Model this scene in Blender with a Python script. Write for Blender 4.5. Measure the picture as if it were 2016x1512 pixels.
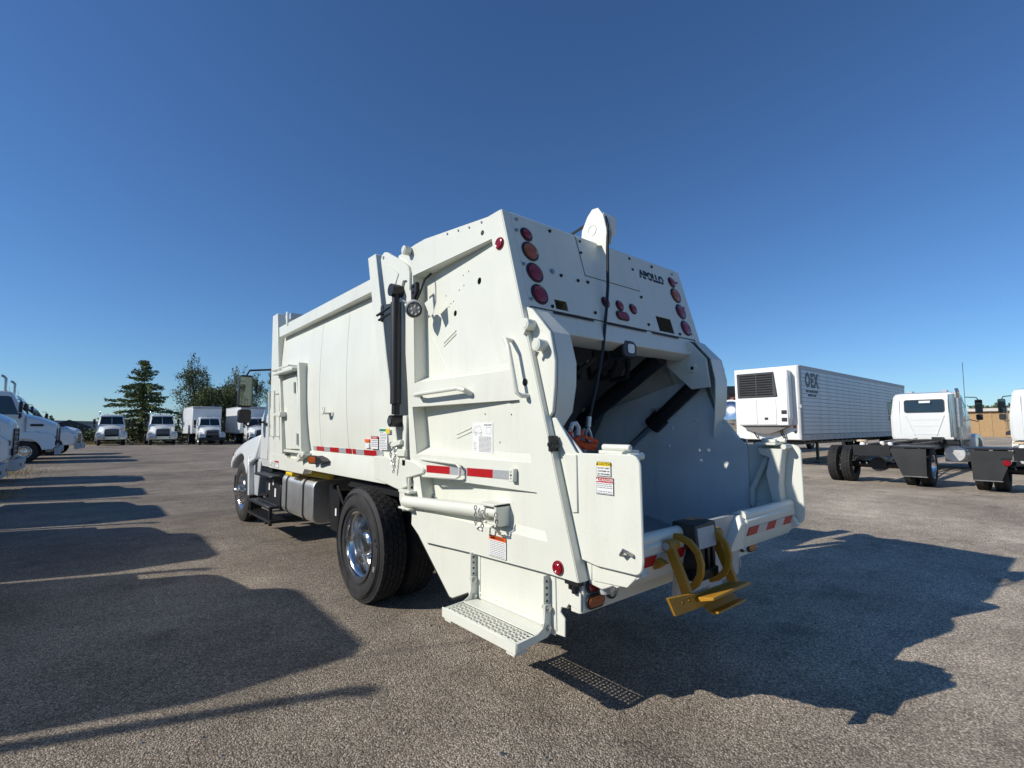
import bpy, bmesh, math, random
from mathutils import Vector, Matrix
from mathutils.geometry import tessellate_polygon

random.seed(7)
for o in list(bpy.data.objects): bpy.data.objects.remove(o)
SC = bpy.context.scene
COL = SC.collection
R = math.radians

# ------------------------------------------------------------------ camera
cam_data = bpy.data.cameras.new('camera')
cam = bpy.data.objects.new('camera', cam_data)
COL.objects.link(cam)
cam_data.sensor_fit = 'HORIZONTAL'; cam_data.sensor_width = 36.0
cam_data.lens = 981.5 / 2016 * 36.0
cam_data.clip_start = 0.05; cam_data.clip_end = 5000
def cam_matrix(yaw, pitch, roll, pos):
    cy, sy, cp, sp = math.cos(yaw), math.sin(yaw), math.cos(pitch), math.sin(pitch)
    f = Vector((sy*cp, cy*cp, sp)); r = Vector((cy, -sy, 0)); u = r.cross(f)
    cr, sr = math.cos(roll), math.sin(roll)
    r2 = r*cr + u*sr; u2 = u*cr - r*sr
    m = Matrix((r2, u2, -f)).transposed().to_4x4(); m.translation = pos
    return m
cam.matrix_world = cam_matrix(R(40.3), R(4.95), R(-0.2), Vector((-3.12, -4.57, 1.6)))
SC.camera = cam

# ------------------------------------------------------------------ sky, sun, exposure
SUNV = Vector((-1.457, 0.567, 1.0)).normalized()           # towards the sun
SUN_EL = math.asin(SUNV.z); SUN_AZ = math.atan2(SUNV.x, SUNV.y)
world = bpy.data.worlds.new('World'); SC.world = world; world.use_nodes = True
wn = world.node_tree.nodes; wl = world.node_tree.links
sky = wn.new('ShaderNodeTexSky'); sky.sky_type = 'NISHITA'; sky.sun_disc = False
sky.sun_elevation = SUN_EL; sky.sun_rotation = SUN_AZ
sky.altitude = 0; sky.air_density = 1.0; sky.dust_density = 0.0; sky.ozone_density = 6.0
tint = wn.new('ShaderNodeMixRGB'); tint.blend_type = 'MULTIPLY'; tint.inputs[0].default_value = 1.0
tint.inputs[2].default_value = (0.92, 1.17, 1.40, 1)                  # the deep clear blue of this day, the same over the whole sky
wl.new(sky.outputs[0], tint.inputs[1]); wl.new(tint.outputs[0], wn['Background'].inputs[0])
wn['Background'].inputs[1].default_value = 0.080
sun_data = bpy.data.lights.new('sun', 'SUN'); sun = bpy.data.objects.new('sun', sun_data); COL.objects.link(sun)
sun_data.energy = 4.6; sun_data.angle = R(0.5); sun_data.color = (1.0, 0.955, 0.87)
sun.rotation_euler = (-SUNV).to_track_quat('-Z', 'Y').to_euler()
sun.location = (-20, 10, 30)
vs = SC.view_settings
vs.view_transform = 'Standard'; vs.look = 'None'; vs.gamma = 1; vs.exposure = 0.0; vs.use_curve_mapping = False
SC.render.resolution_x = 1024; SC.render.resolution_y = 768

# ------------------------------------------------------------------ materials
MATS = {}
def node_mat(name):
    m = bpy.data.materials.new(name); m.use_nodes = True
    nt = m.node_tree
    return m, nt, nt.nodes['Principled BSDF']
def mat(name, col, rough=0.5, metal=0.0, var=0.08, scale=3.0, bump=0.0, bscale=60.0, coat=0.0, dirt=None, spec=0.5, streak=0.0, ripple=0.0):
    """Plain procedural surface: base colour with slow noise variation, optional dirt stains and fine relief."""
    if name in MATS: return MATS[name]
    m, nt, p = node_mat(name); N = nt.nodes; L = nt.links
    tc = N.new('ShaderNodeTexCoord')
    nz = N.new('ShaderNodeTexNoise'); nz.inputs['Scale'].default_value = scale; nz.inputs['Detail'].default_value = 6
    L.new(tc.outputs['Object'], nz.inputs['Vector'])
    rp = N.new('ShaderNodeValToRGB')
    c0 = [max(0, c*(1-var)) for c in col]; c1 = [min(1, c*(1+var)) for c in col]
    rp.color_ramp.elements[0].position = 0.3; rp.color_ramp.elements[1].position = 0.7
    rp.color_ramp.elements[0].color = (*c0, 1); rp.color_ramp.elements[1].color = (*c1, 1)
    L.new(nz.outputs['Fac'], rp.inputs[0])
    out = rp.outputs[0]
    if dirt or streak:
        mp = N.new('ShaderNodeMapping'); L.new(tc.outputs['Object'], mp.inputs[0])
        mp.inputs['Scale'].default_value = (2.2, 2.2, 0.35)
        n2 = N.new('ShaderNodeTexNoise'); n2.inputs['Scale'].default_value = 2.5; n2.inputs['Detail'].default_value = 8; n2.inputs['Roughness'].default_value = 0.65
        L.new(mp.outputs[0], n2.inputs['Vector'])
        r2 = N.new('ShaderNodeValToRGB'); r2.color_ramp.elements[0].position = 0.52; r2.color_ramp.elements[1].position = 0.78
        r2.color_ramp.elements[1].color = (streak or 0.3,)*3 + (1,)
        L.new(n2.outputs['Fac'], r2.inputs[0])
        mx = N.new('ShaderNodeMixRGB'); L.new(r2.outputs[0], mx.inputs[0]); L.new(out, mx.inputs[1])
        mx.inputs[2].default_value = (*(dirt or (0.45, 0.43, 0.36)), 1)
        out = mx.outputs[0]
    L.new(out, p.inputs['Base Color'])
    p.inputs['Roughness'].default_value = rough; p.inputs['Metallic'].default_value = metal
    p.inputs['Specular IOR Level'].default_value = spec
    if coat: p.inputs['Coat Weight'].default_value = coat; p.inputs['Coat Roughness'].default_value = 0.08
    if bump:
        nb = N.new('ShaderNodeTexNoise'); nb.inputs['Scale'].default_value = bscale; nb.inputs['Detail'].default_value = 3
        L.new(tc.outputs['Object'], nb.inputs['Vector'])
        b = N.new('ShaderNodeBump'); b.inputs['Strength'].default_value = bump; b.inputs['Distance'].default_value = 0.004
        L.new(nb.outputs['Fac'], b.inputs['Height']); L.new(b.outputs[0], p.inputs['Normal'])
        if ripple:
            n3 = N.new('ShaderNodeTexNoise'); n3.inputs['Scale'].default_value = 2.2; n3.inputs['Detail'].default_value = 1
            L.new(tc.outputs['Object'], n3.inputs['Vector'])
            b2 = N.new('ShaderNodeBump'); b2.inputs['Strength'].default_value = ripple; b2.inputs['Distance'].default_value = 0.05
            L.new(n3.outputs['Fac'], b2.inputs['Height']); L.new(b2.outputs[0], b.inputs['Normal'])
    MATS[name] = m
    return m
WHITE  = mat('white_body_paint', (0.715, 0.72, 0.63), 0.36, var=0.03, scale=1.6, bump=0.25, bscale=45, streak=0.30, dirt=(0.54, 0.52, 0.45), ripple=0.35)
WHITE2 = mat('white_cab_paint', (0.74, 0.75, 0.73), 0.22, var=0.015, coat=0.4)
BLACK  = mat('black_plastic', (0.012, 0.012, 0.013), 0.45, var=0.3, bump=0.2, bscale=90)
SATIN  = mat('black_frame_paint', (0.010, 0.010, 0.011), 0.4, var=0.4)
RUBBER = mat('tyre_rubber', (0.022, 0.021, 0.021), 0.75, var=0.35, scale=9, bump=0.3, bscale=120)
RUBBERB= mat('tyre_tread_rubber', (0.020, 0.019, 0.018), 0.85, var=0.5, scale=14, bump=0.4, bscale=80)
CHROME = mat('polished_aluminium', (0.70, 0.69, 0.67), 0.16, 1.0, var=0.08, scale=6)
MIRROR = mat('mirror_glass_dark', (0.14, 0.17, 0.16), 0.03, 1.0, var=0.05)
STEEL  = mat('zinc_steel', (0.45, 0.45, 0.44), 0.35, 1.0, var=0.2, scale=12)
GALV   = mat('painted_grey_steel', (0.42, 0.43, 0.43), 0.5, var=0.1)
ALUM   = mat('brushed_tank_aluminium', (0.78, 0.77, 0.74), 0.42, 1.0, var=0.12, scale=4)
RED    = mat('red_lens', (0.26, 0.004, 0.012), 0.18, var=0.15, scale=60, coat=0.6)
AMBER  = mat('amber_lens', (0.40, 0.085, 0.008), 0.18, var=0.2, scale=60, coat=0.6)
CLEAR  = mat('clear_lens', (0.55, 0.56, 0.58), 0.1, 0.6, var=0.2, scale=40, coat=0.8)
YELLOW = mat('yellow_lifter_paint', (0.42, 0.205, 0.012), 0.55, var=0.1, dirt=(0.25, 0.16, 0.04), streak=0.35)
YELLOWB= mat('bright_yellow_paint', (0.75, 0.52, 0.01), 0.4, var=0.05)
TAPER  = mat('red_reflective_tape', (0.42, 0.010, 0.014), 0.35, var=0.1, scale=80)
TAPES  = mat('silver_reflective_tape', (0.50, 0.52, 0.53), 0.3, 0.3, var=0.1, scale=60)
STICK  = mat('white_sticker', (0.78, 0.78, 0.76), 0.45, var=0.02)
INK    = mat('black_print', (0.02, 0.02, 0.02), 0.5, var=0.1)
INKG   = mat('grey_print', (0.22, 0.22, 0.22), 0.5, var=0.2)
PRED   = mat('red_print', (0.50, 0.022, 0.022), 0.45, var=0.05)
PORA   = mat('orange_print', (0.80, 0.12, 0.015), 0.45, var=0.05)
PYEL   = mat('yellow_print', (0.80, 0.58, 0.01), 0.45, var=0.05)
PGRN   = mat('green_print', (0.02, 0.22, 0.14), 0.45, var=0.05)
GLASS  = mat('dark_window_glass', (0.012, 0.018, 0.017), 0.04, var=0.5, scale=1.2, coat=0.5, spec=0.8)
ORANGE = mat('orange_strap_webbing', (0.75, 0.10, 0.018), 0.7, var=0.15, scale=30, bump=0.5, bscale=150)
RUST   = mat('worn_hopper_steel', (0.33, 0.32, 0.29), 0.6, var=0.25, scale=5, dirt=(0.20, 0.13, 0.08), streak=0.5)
TROUGH = mat('worn_trough_steel', (0.36, 0.375, 0.38), 0.55, var=0.12, dirt=(0.16, 0.13, 0.10), streak=0.5, bump=0.2, bscale=30)
INNER  = mat('hopper_inner_paint', (0.74, 0.75, 0.72), 0.42, var=0.08, dirt=(0.40, 0.40, 0.37), streak=0.4, bump=0.2, bscale=30)

# ------------------------------------------------------------------ mesh helpers
class MB:
    """Collects shapes; build() links them as ONE mesh object."""
    def __init__(s, M=None):
        s.v = []; s.f = []; s.M = M
    def add(s, vs, fs):
        n = len(s.v)
        for p in vs:
            p = Vector(p)
            s.v.append(s.M @ p if s.M else p)
        s.f += [[i+n for i in f] for f in fs]
        return s
    def box(s, x0, x1, y0, y1, z0, z1):
        v = [(x, y, z) for x in (x0, x1) for y in (y0, y1) for z in (z0, z1)]
        return s.add(v, [(0,1,3,2),(4,6,7,5),(0,4,5,1),(2,3,7,6),(0,2,6,4),(1,5,7,3)])
    def obox(s, c, size, rot=None):
        rot = rot or Matrix.Identity(3); c = Vector(c); h = Vector(size)/2
        v = [c + rot @ Vector((h.x*a, h.y*b, h.z*d)) for a in (-1,1) for b in (-1,1) for d in (-1,1)]
        return s.add(v, [(0,1,3,2),(4,6,7,5),(0,4,5,1),(2,3,7,6),(0,2,6,4),(1,5,7,3)])
    def prism(s, pts, a, b, axis='x', holes=()):
        """Polygon pts (u,v) extruded along axis from a to b; a, b numbers or functions of (u,v)."""
        fa = a if callable(a) else (lambda u, v: a); fb = b if callable(b) else (lambda u, v: b)
        mp = {'x': lambda u, v, w: (w, u, v), 'y': lambda u, v, w: (u, w, v), 'z': lambda u, v, w: (u, v, w)}[axis]
        loops = [list(pts)] + [list(h) for h in holes]
        flat = [p for l in loops for p in l]; n = len(flat)
        va = [mp(p[0], p[1], fa(*p[:2])) for p in flat]; vb = [mp(p[0], p[1], fb(*p[:2])) for p in flat]
        fs = []
        if holes:
            tri = tessellate_polygon([[Vector((p[0], p[1], 0)) for p in l] for l in loops])
            fs += [tuple(t) for t in tri] + [tuple(i+n for i in reversed(t)) for t in tri]
        else:
            fs += [tuple(range(n)), tuple(range(2*n-1, n-1, -1))]
        k = 0
        for l in loops:
            m = len(l)
            for i in range(m):
                p, q = k+i, k+(i+1) % m
                fs.append((p, q, q+n, p+n))
            k += m
        return s.add(va+vb, fs)
    def cyl(s, p0, p1, r, n=16, r2=None, caps=True):
        p0 = Vector(p0); p1 = Vector(p1); d = (p1-p0).normalized(); r2 = r if r2 is None else r2
        u = d.orthogonal().normalized(); w = d.cross(u)
        A = [p0 + (u*math.cos(t)+w*math.sin(t))*r for t in [2*math.pi*i/n for i in range(n)]]
        B = [p1 + (u*math.cos(t)+w*math.sin(t))*r2 for t in [2*math.pi*i/n for i in range(n)]]
        f = [(i, (i+1) % n, n+(i+1) % n, n+i) for i in range(n)]
        if caps: f += [tuple(range(n-1, -1, -1)), tuple(range(n, 2*n))]
        return s.add(A+B, f)
    def tube(s, pts, r, n=8, closed=False):
        pts = [Vector(p) for p in pts]; m = len(pts); rings = []
        prev = None
        for i, p in enumerate(pts):
            a = pts[(i-1) % m] if (i or closed) else p; b = pts[(i+1) % m] if (i < m-1 or closed) else p
            d = (b-a).normalized()
            u = d.orthogonal().normalized() if prev is None else (prev - d*prev.dot(d)).normalized()
            prev = u; w = d.cross(u)
            e1 = (p-a); e2 = (b-p); k = 1.0
            if e1.length > 1e-6 and e2.length > 1e-6:
                c = max(0.3, math.sqrt(max(0, (1+e1.normalized().dot(e2.normalized()))/2))); k = 1/c
            rings.append([p + (u*math.cos(t)+w*math.sin(t))*r*(1+(k-1)*0.5) for t in [2*math.pi*j/n for j in range(n)]])
        v = [q for rg in rings for q in rg]; f = []
        for i in range(m if closed else m-1):
            for j in range(n):
                i2 = (i+1) % m
                f.append((i*n+j, i*n+(j+1) % n, i2*n+(j+1) % n, i2*n+j))
        if not closed: f += [tuple(range(n-1, -1, -1)), tuple((m-1)*n+j for j in range(n))]
        return s.add(v, f)
    def lathe(s, prof, origin=(0,0,0), axis=(1,0,0), n=32, closed=True):
        """prof: (radius, height along axis)."""
        o = Vector(origin); d = Vector(axis).normalized(); u = d.orthogonal().normalized(); w = d.cross(u)
        v = []; m = len(prof)
        for i in range(n):
            t = 2*math.pi*i/n; c = u*math.cos(t)+w*math.sin(t)
            v += [o + c*r + d*h for r, h in prof]
        f = []
        for i in range(n):
            i2 = (i+1) % n
            for j in range(m-1 if not closed else m):
                j2 = (j+1) % m
                f.append((i*m+j, i2*m+j, i2*m+j2, i*m+j2))
        return s.add(v, f)
    def disc(s, c, axis, r, n=20, h=0.004):
        c = Vector(c); d = Vector(axis).normalized()
        return s.cyl(c, c+d*h, r, n)
    def loft(s, secs, caps=True):
        n = len(secs[0]); v = [p for q in secs for p in q]; f = []
        for i in range(len(secs)-1):
            for j in range(n):
                f.append((i*n+j, i*n+(j+1) % n, (i+1)*n+(j+1) % n, (i+1)*n+j))
        if caps: f += [tuple(range(n-1, -1, -1)), tuple((len(secs)-1)*n+j for j in range(n))]
        return s.add(v, f)
    def grid(s, rows):
        n = len(rows[0]); v = [p for r in rows for p in r]
        return s.add(v, [(i*n+j, i*n+j+1, (i+1)*n+j+1, (i+1)*n+j) for i in range(len(rows)-1) for j in range(n-1)])
    def mesh(s, name, m=None, fix=True, sharp=38):
        me = bpy.data.meshes.new(name); me.from_pydata([tuple(p) for p in s.v], [], s.f)
        if fix:
            bm = bmesh.new(); bm.from_mesh(me)
            bmesh.ops.recalc_face_normals(bm, faces=bm.faces[:]); bm.to_mesh(me); bm.free()
        me.polygons.foreach_set('use_smooth', [True]*len(me.polygons))
        me.set_sharp_from_angle(angle=R(sharp))
        if m: me.materials.append(m)
        me.update()
        return me
    def build(s, name, m, parent=None, bevel=0.0, seg=1, fix=True, kind=None, label=None, sharp=38):
        o = bpy.data.objects.new(name, s.mesh(name, m, fix, sharp)); COL.objects.link(o)
        if parent: o.parent = parent
        if bevel:
            b = o.modifiers.new('bevel', 'BEVEL'); b.width = bevel; b.segments = seg; b.limit_method = 'ANGLE'; b.angle_limit = R(40)
            b.harden_normals = False
        if kind: o['kind'] = kind
        if label: o['label'] = label
        return o
def thing(name, label, cat, loc=(0,0,0), rz=0.0, group=None):
    o = bpy.data.objects.new(name, None); COL.objects.link(o)
    o.location = loc; o.rotation_euler = (0, 0, rz); o.empty_display_size = 0.2
    o['label'] = label; o['category'] = cat
    if group: o['group'] = group
    return o
def tag(o, label, cat, group=None):
    o['label'] = label; o['category'] = cat
    if group: o['group'] = group
    return o
def copy_tree(o, parent=None):
    c = o.copy(); COL.objects.link(c)
    if parent: c.parent = parent
    for ch in list(o.children): copy_tree(ch, c)
    return c
def place(o, loc, rz, label, group=None):
    o.location = loc; o.rotation_euler = (0, 0, rz); o['label'] = label
    if group: o['group'] = group
    return o
def text_mesh(name, body, size, m, M, parent, align='CENTER', extrude=0.0008, xs=1.0):
    cu = bpy.data.curves.new('txt', 'FONT'); cu.body = body; cu.size = size; cu.align_x = align; cu.align_y = 'CENTER'
    cu.extrude = extrude; cu.resolution_u = 2
    t = bpy.data.objects.new('txt', cu); COL.objects.link(t)
    dg = bpy.context.evaluated_depsgraph_get()
    me = bpy.data.meshes.new_from_object(t.evaluated_get(dg))
    bpy.data.objects.remove(t); bpy.data.curves.remove(cu)
    me.transform(M @ Matrix.Diagonal((xs, 1, 1, 1)))
    me.materials.clear(); me.materials.append(m)
    o = bpy.data.objects.new(name, me); COL.objects.link(o); o.parent = parent
    return o
def arc(cx, cy, r, a0, a1, n):
    return [(cx + r*math.cos(R(a0+(a1-a0)*i/n)), cy + r*math.sin(R(a0+(a1-a0)*i/n))) for i in range(n+1)]
def circ(cx, cy, r, n=14): return arc(cx, cy, r, 0, 360*(n-1)/n, n-1)
def rrect(x0, x1, y0, y1, r, n=4):
    return arc(x1-r, y1-r, r, 0, 90, n)+arc(x0+r, y1-r, r, 90, 180, n)+arc(x0+r, y0+r, r, 180, 270, n)+arc(x1-r, y0+r, r, 270, 360, n)

# ------------------------------------------------------------------ ground
def asphalt_material():
    m, nt, p = node_mat('worn_asphalt'); N = nt.nodes; L = nt.links
    tc = N.new('ShaderNodeTexCoord')
    def noise(sc, det=6, rough=0.55, mp=None):
        n = N.new('ShaderNodeTexNoise'); n.inputs['Scale'].default_value = sc; n.inputs['Detail'].default_value = det; n.inputs['Roughness'].default_value = rough
        L.new(mp or tc.outputs['Object'], n.inputs['Vector']); return n
    def ramp(inp, *els):
        r = N.new('ShaderNodeValToRGB')
        while len(r.color_ramp.elements) < len(els): r.color_ramp.elements.new(0.5)
        for e, (pos, c) in zip(r.color_ramp.elements, els): e.position = pos; e.color = (*c, 1) if len(c) == 3 else c
        L.new(inp, r.inputs[0]); return r.outputs[0]
    def mix(mode, fac, a, b):
        x = N.new('ShaderNodeMixRGB'); x.blend_type = mode
        if isinstance(fac, float): x.inputs[0].default_value = fac
        else: L.new(fac, x.inputs[0])
        L.new(a, x.inputs[1]); 
        if isinstance(b, tuple): x.inputs[2].default_value = b
        else: L.new(b, x.inputs[2])
        return x.outputs[0]
    vor = N.new('ShaderNodeTexVoronoi'); vor.inputs['Scale'].default_value = 105; vor.inputs['Randomness'].default_value = 1
    L.new(tc.outputs['Object'], vor.inputs['Vector'])
    sep = N.new('ShaderNodeSeparateColor'); L.new(vor.outputs['Color'], sep.inputs[0])
    stone = ramp(sep.outputs[0], (0.0, (0.20, 0.172, 0.140)), (0.30, (0.335, 0.288, 0.232)), (0.80, (0.45, 0.390, 0.318)), (1.0, (0.70, 0.615, 0.52)))
    edge = ramp(vor.outputs['Distance'], (0.30, (1, 1, 1)), (0.75, (0.32, 0.31, 0.30)))
    col = mix('MULTIPLY', 0.8, stone, edge)
    big = ramp(noise(0.35, 5).outputs['Fac'], (0.34, (0.70, 0.69, 0.68)), (0.66, (1.22, 1.21, 1.20)))
    col = mix('MULTIPLY', 1.0, col, big)
    mid = ramp(noise(2.6, 7, 0.6).outputs['Fac'], (0.3, (0.80, 0.79, 0.78)), (0.72, (1.15, 1.15, 1.14)))
    col = mix('MULTIPLY', 1.0, col, mid)
    # dark oil stains scattered at random
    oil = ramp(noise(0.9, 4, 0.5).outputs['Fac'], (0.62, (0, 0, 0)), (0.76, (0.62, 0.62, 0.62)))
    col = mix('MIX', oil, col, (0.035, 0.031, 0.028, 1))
    mp = N.new('ShaderNodeMapping'); mp.inputs['Scale'].default_value = (0.12, 1.1, 1); mp.inputs['Rotation'].default_value = (0, 0, 0.5)
    L.new(tc.outputs['Object'], mp.inputs[0])
    streak = ramp(noise(0.8, 6, 0.6, mp.outputs[0]).outputs['Fac'], (0.35, (0.88, 0.87, 0.86)), (0.65, (1.12, 1.12, 1.11)))
    col = mix('MULTIPLY', 1.0, col, streak)
    # hairline cracks, warped so that they wander
    wn_ = noise(1.3, 4)
    wv = N.new('ShaderNodeVectorMath'); wv.operation = 'ADD'
    sc_ = N.new('ShaderNodeVectorMath'); sc_.operation = 'SCALE'; sc_.inputs['Scale'].default_value = 0.9
    L.new(wn_.outputs['Color'], sc_.inputs[0]); L.new(tc.outputs['Object'], wv.inputs[0]); L.new(sc_.outputs[0], wv.inputs[1])
    vc = N.new('ShaderNodeTexVoronoi'); vc.feature = 'DISTANCE_TO_EDGE'; vc.inputs['Scale'].default_value = 0.33
    L.new(wv.outputs[0], vc.inputs['Vector'])
    crack = ramp(vc.outputs['Distance'], (0.0, (0.30, 0.30, 0.30)), (0.006, (0, 0, 0)))
    col = mix('MIX', crack, col, (0.03, 0.028, 0.026, 1))
    # paler to the right: the sun's stronger backscatter put into the colour, wandering border
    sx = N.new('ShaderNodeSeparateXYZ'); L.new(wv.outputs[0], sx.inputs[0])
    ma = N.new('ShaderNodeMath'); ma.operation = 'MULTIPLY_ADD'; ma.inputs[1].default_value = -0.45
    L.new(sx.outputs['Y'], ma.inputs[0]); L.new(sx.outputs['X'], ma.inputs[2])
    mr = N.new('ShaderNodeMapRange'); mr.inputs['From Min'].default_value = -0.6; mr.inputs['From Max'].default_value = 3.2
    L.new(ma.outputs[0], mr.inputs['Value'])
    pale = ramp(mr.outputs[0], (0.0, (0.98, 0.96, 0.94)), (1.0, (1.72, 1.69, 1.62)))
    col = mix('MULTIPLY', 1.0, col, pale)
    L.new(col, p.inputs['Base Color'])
    p.inputs['Roughness'].default_value = 0.88; p.inputs['Specular IOR Level'].default_value = 0.3
    h = N.new('ShaderNodeMath'); h.operation = 'SUBTRACT'; h.inputs[0].default_value = 1.0
    L.new(vor.outputs['Distance'], h.inputs[1])
    h2 = N.new('ShaderNodeMath'); h2.operation = 'MULTIPLY_ADD'; h2.inputs[1].default_value = 0.7
    L.new(sep.outputs[1], h2.inputs[0]); L.new(h.outputs[0], h2.inputs[2])
    b = N.new('ShaderNodeBump'); b.inputs['Strength'].default_value = 0.75; b.inputs['Distance'].default_value = 0.011
    L.new(h2.outputs[0], b.inputs['Height']); L.new(b.outputs[0], p.inputs['Normal'])
    return m
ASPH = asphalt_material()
GRASSM = mat('dry_grass_ground', (0.13, 0.12, 0.055), 0.9, var=0.5, scale=1.5, bump=0.6, bscale=9)
g = MB().box(-2500, 2500, -2500, 2500, -0.5, -0.02).build('ground', GRASSM); g['kind'] = 'structure'
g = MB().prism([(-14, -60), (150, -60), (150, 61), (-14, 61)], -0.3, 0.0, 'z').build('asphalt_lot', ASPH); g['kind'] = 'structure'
# loose stones on the paving
STONE = mat('loose_stone', (0.24, 0.22, 0.195), 0.85, var=0.45, scale=6)
mb = MB(); rnd = random.Random(3)
for i in range(520):
    d = 1.5 + 11*rnd.random()**1.6; a = R(40.3 + rnd.uniform(-50, 50))
    x = -3.12 + d*math.sin(a); y = -4.57 + d*math.cos(a); r = rnd.uniform(0.004, 0.011)
    if rnd.random() < 0.03: r *= 1.9
    c = Vector((x, y, r*0.45)); vs = []
    for k in range(6):
        t = k*math.pi/3 + rnd.random()*0.6; vs.append(c + Vector((math.cos(t)*r*rnd.uniform(.7, 1.2), math.sin(t)*r*rnd.uniform(.7, 1.2), -r*0.45)))
    for k in range(4):
        t = k*math.pi/2 + rnd.random(); vs.append(c + Vector((math.cos(t)*r*.6, math.sin(t)*r*.6, r*rnd.uniform(.3, .7))))
    bmv = [tuple(q) for q in vs]
    mb.add(bmv, [(0,1,6),(1,2,7),(1,7,6),(2,3,7),(3,4,8),(3,8,7),(4,5,8),(5,0,9),(5,9,8),(0,6,9),(6,7,8,9)])
gr = mb.build('gravel', STONE, fix=False); gr['kind'] = 'stuff'; gr['label'] = 'loose stones scattered over the worn asphalt'; gr['category'] = 'gravel'

# ================================================================== garbage truck (front of truck = +Y, left side = -X)
T = thing('garbage_truck', 'white rear loader garbage truck seen from behind in the middle of the lot', 'garbage truck')
def multi(name, items, parent):
    """One object from several (MB, material) pieces: flat printed things such as stickers."""
    me = bpy.data.meshes.new(name); vs = []; fs = []; mi = []; ms = []
    for b, m in items:
        if m not in ms: ms.append(m)
        n = len(vs)
        if isinstance(b, MB): V = [tuple(p) for p in b.v]; F = b.f
        else: V = [tuple(v.co) for v in b.vertices]; F = [list(p.vertices) for p in b.polygons]
        vs += V; fs += [[i+n for i in f] for f in F]; mi += [ms.index(m)]*len(F)
    me.from_pydata(vs, [], fs)
    for m in ms: me.materials.append(m)
    me.polygons.foreach_set('material_index', mi); me.update()
    o = bpy.data.objects.new(name, me); COL.objects.link(o); o.parent = parent
    return o
def text_data(body, size, M, align='CENTER', extrude=0.0006, xs=1.0):
    cu = bpy.data.curves.new('txt', 'FONT'); cu.body = body; cu.size = size; cu.align_x = align; cu.align_y = 'CENTER'
    cu.extrude = extrude; cu.resolution_u = 2; cu.space_line = 1.0
    t = bpy.data.objects.new('txt', cu); COL.objects.link(t)
    me = bpy.data.meshes.new_from_object(t.evaluated_get(bpy.context.evaluated_depsgraph_get()))
    bpy.data.objects.remove(t); bpy.data.curves.remove(cu)
    me.transform(M @ Matrix.Diagonal((xs, 1, 1, 1)))
    return me
def text_bold(body, size, off, M, xs=1.0):
    cu = bpy.data.curves.new('txt', 'FONT'); cu.body = body; cu.size = size; cu.align_x = 'CENTER'; cu.align_y = 'CENTER'
    cu.extrude = .0008; cu.offset = off; cu.resolution_u = 2
    t = bpy.data.objects.new('txt', cu); COL.objects.link(t)
    me = bpy.data.meshes.new_from_object(t.evaluated_get(bpy.context.evaluated_depsgraph_get()))
    bpy.data.objects.remove(t); bpy.data.curves.remove(cu); me.transform(M @ Matrix.Diagonal((xs, 1, 1, 1)))
    return me
def frameM(o, x, y, z):
    m = Matrix((Vector(x).normalized(), Vector(y).normalized(), Vector(z).normalized())).transposed().to_4x4(); m.translation = Vector(o); return m
def LM(y, z, x): return frameM((x, y, z), (0, -1, 0), (0, 0, 1), (-1, 0, 0))          # facing -X
KP = 0.285
def yr(z): return -2.05 - (3.06-z)*KP                                               # rear edge line of the tailgate
def PMx(x, z, off=0.0):                                                              # on the sloping rear panel
    n = Vector((0, -1, KP)).normalized(); o = Vector((x, yr(z), z)) + n*off
    return frameM(o, (1, 0, 0), (0, KP, 1), n)
def sticker(parent, M, w, h, head=None, headh=0.0, title='', lines=(), tsize=None, tcol=None, border=True, name='sticker', xs=1.0, filler=0, lsize=None, seed=1):
    it = []
    b = MB(M)
    if border:
        b.box(-w/2, w/2, -h/2, h/2, 0, 0.0015); it.append((b, INK))
        b = MB(M); e = 0.0022; b.box(-w/2+e, w/2-e, -h/2+e, h/2-e, 0.0005, 0.0022); it.append((b, STICK))
    else:
        b.box(-w/2, w/2, -h/2, h/2, 0, 0.0022); it.append((b, STICK))
    if head:
        b = MB(M); b.box(-w/2+.0022, w/2-.0022, h/2-headh, h/2-.0022, 0.001, 0.0029); it.append((b, head))
    if title:
        it.append((text_data(title, tsize or headh*0.95, M @ Matrix.Translation((0, h/2-headh*.52, 0.0034)), xs=xs), tcol or INK))
    y0 = h/2-headh; n = len(lines)
    if n:
        dy = (h-headh)/(n+.4)
        for i, ln in enumerate(lines):
            if ln: it.append((text_data(ln, lsize or dy*0.85, M @ Matrix.Translation((0, y0-dy*(i+.7), 0.0030)), xs=xs), INK))
    if filler:
        rr = random.Random(seed); b = MB(M); dy = (h-headh)*0.94/filler
        for i in range(filler):
            if rr.random() < 0.1: continue
            x = -w*.43; yy = y0 - dy*(i+.75); end = w*(.43 if rr.random() < .75 else rr.uniform(0, .35))
            while x < end:
                l = min(rr.uniform(.008, .022), end-x); b.box(x, x+l, yy-dy*.18, yy+dy*.18, 0.0022, 0.0030); x += l+.004
        it.append((b, INKG))
    return multi(name, it, parent)
def round_light(parent, M, r, lens, name='tail_light', bezel=0.014, rim=BLACK):
    b = MB(M).lathe([(r+bezel, 0), (r+bezel, .006), (r+bezel*.5, .011), (r, .010), (r*.98, .002), (0.001, .002), (0.001, 0)], (0,0,0), (0,0,1), 28)
    o = b.build(name, rim, parent)
    l = MB(M).lathe([(r, .002), (r*.97, .012), (r*.7, .016), (r*.35, .0175), (0.0005, .018), (0.0005, .002)], (0,0,0), (0,0,1), 28)
    for k in range(3):
        l.lathe([(r*(.25+.25*k), .0155), (r*(.25+.25*k)+.004, .019-.001*k), (r*(.25+.25*k)+.008, .0155)], (0,0,0), (0,0,1), 24)
    l.build('lens', lens, o)
    return o
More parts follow.
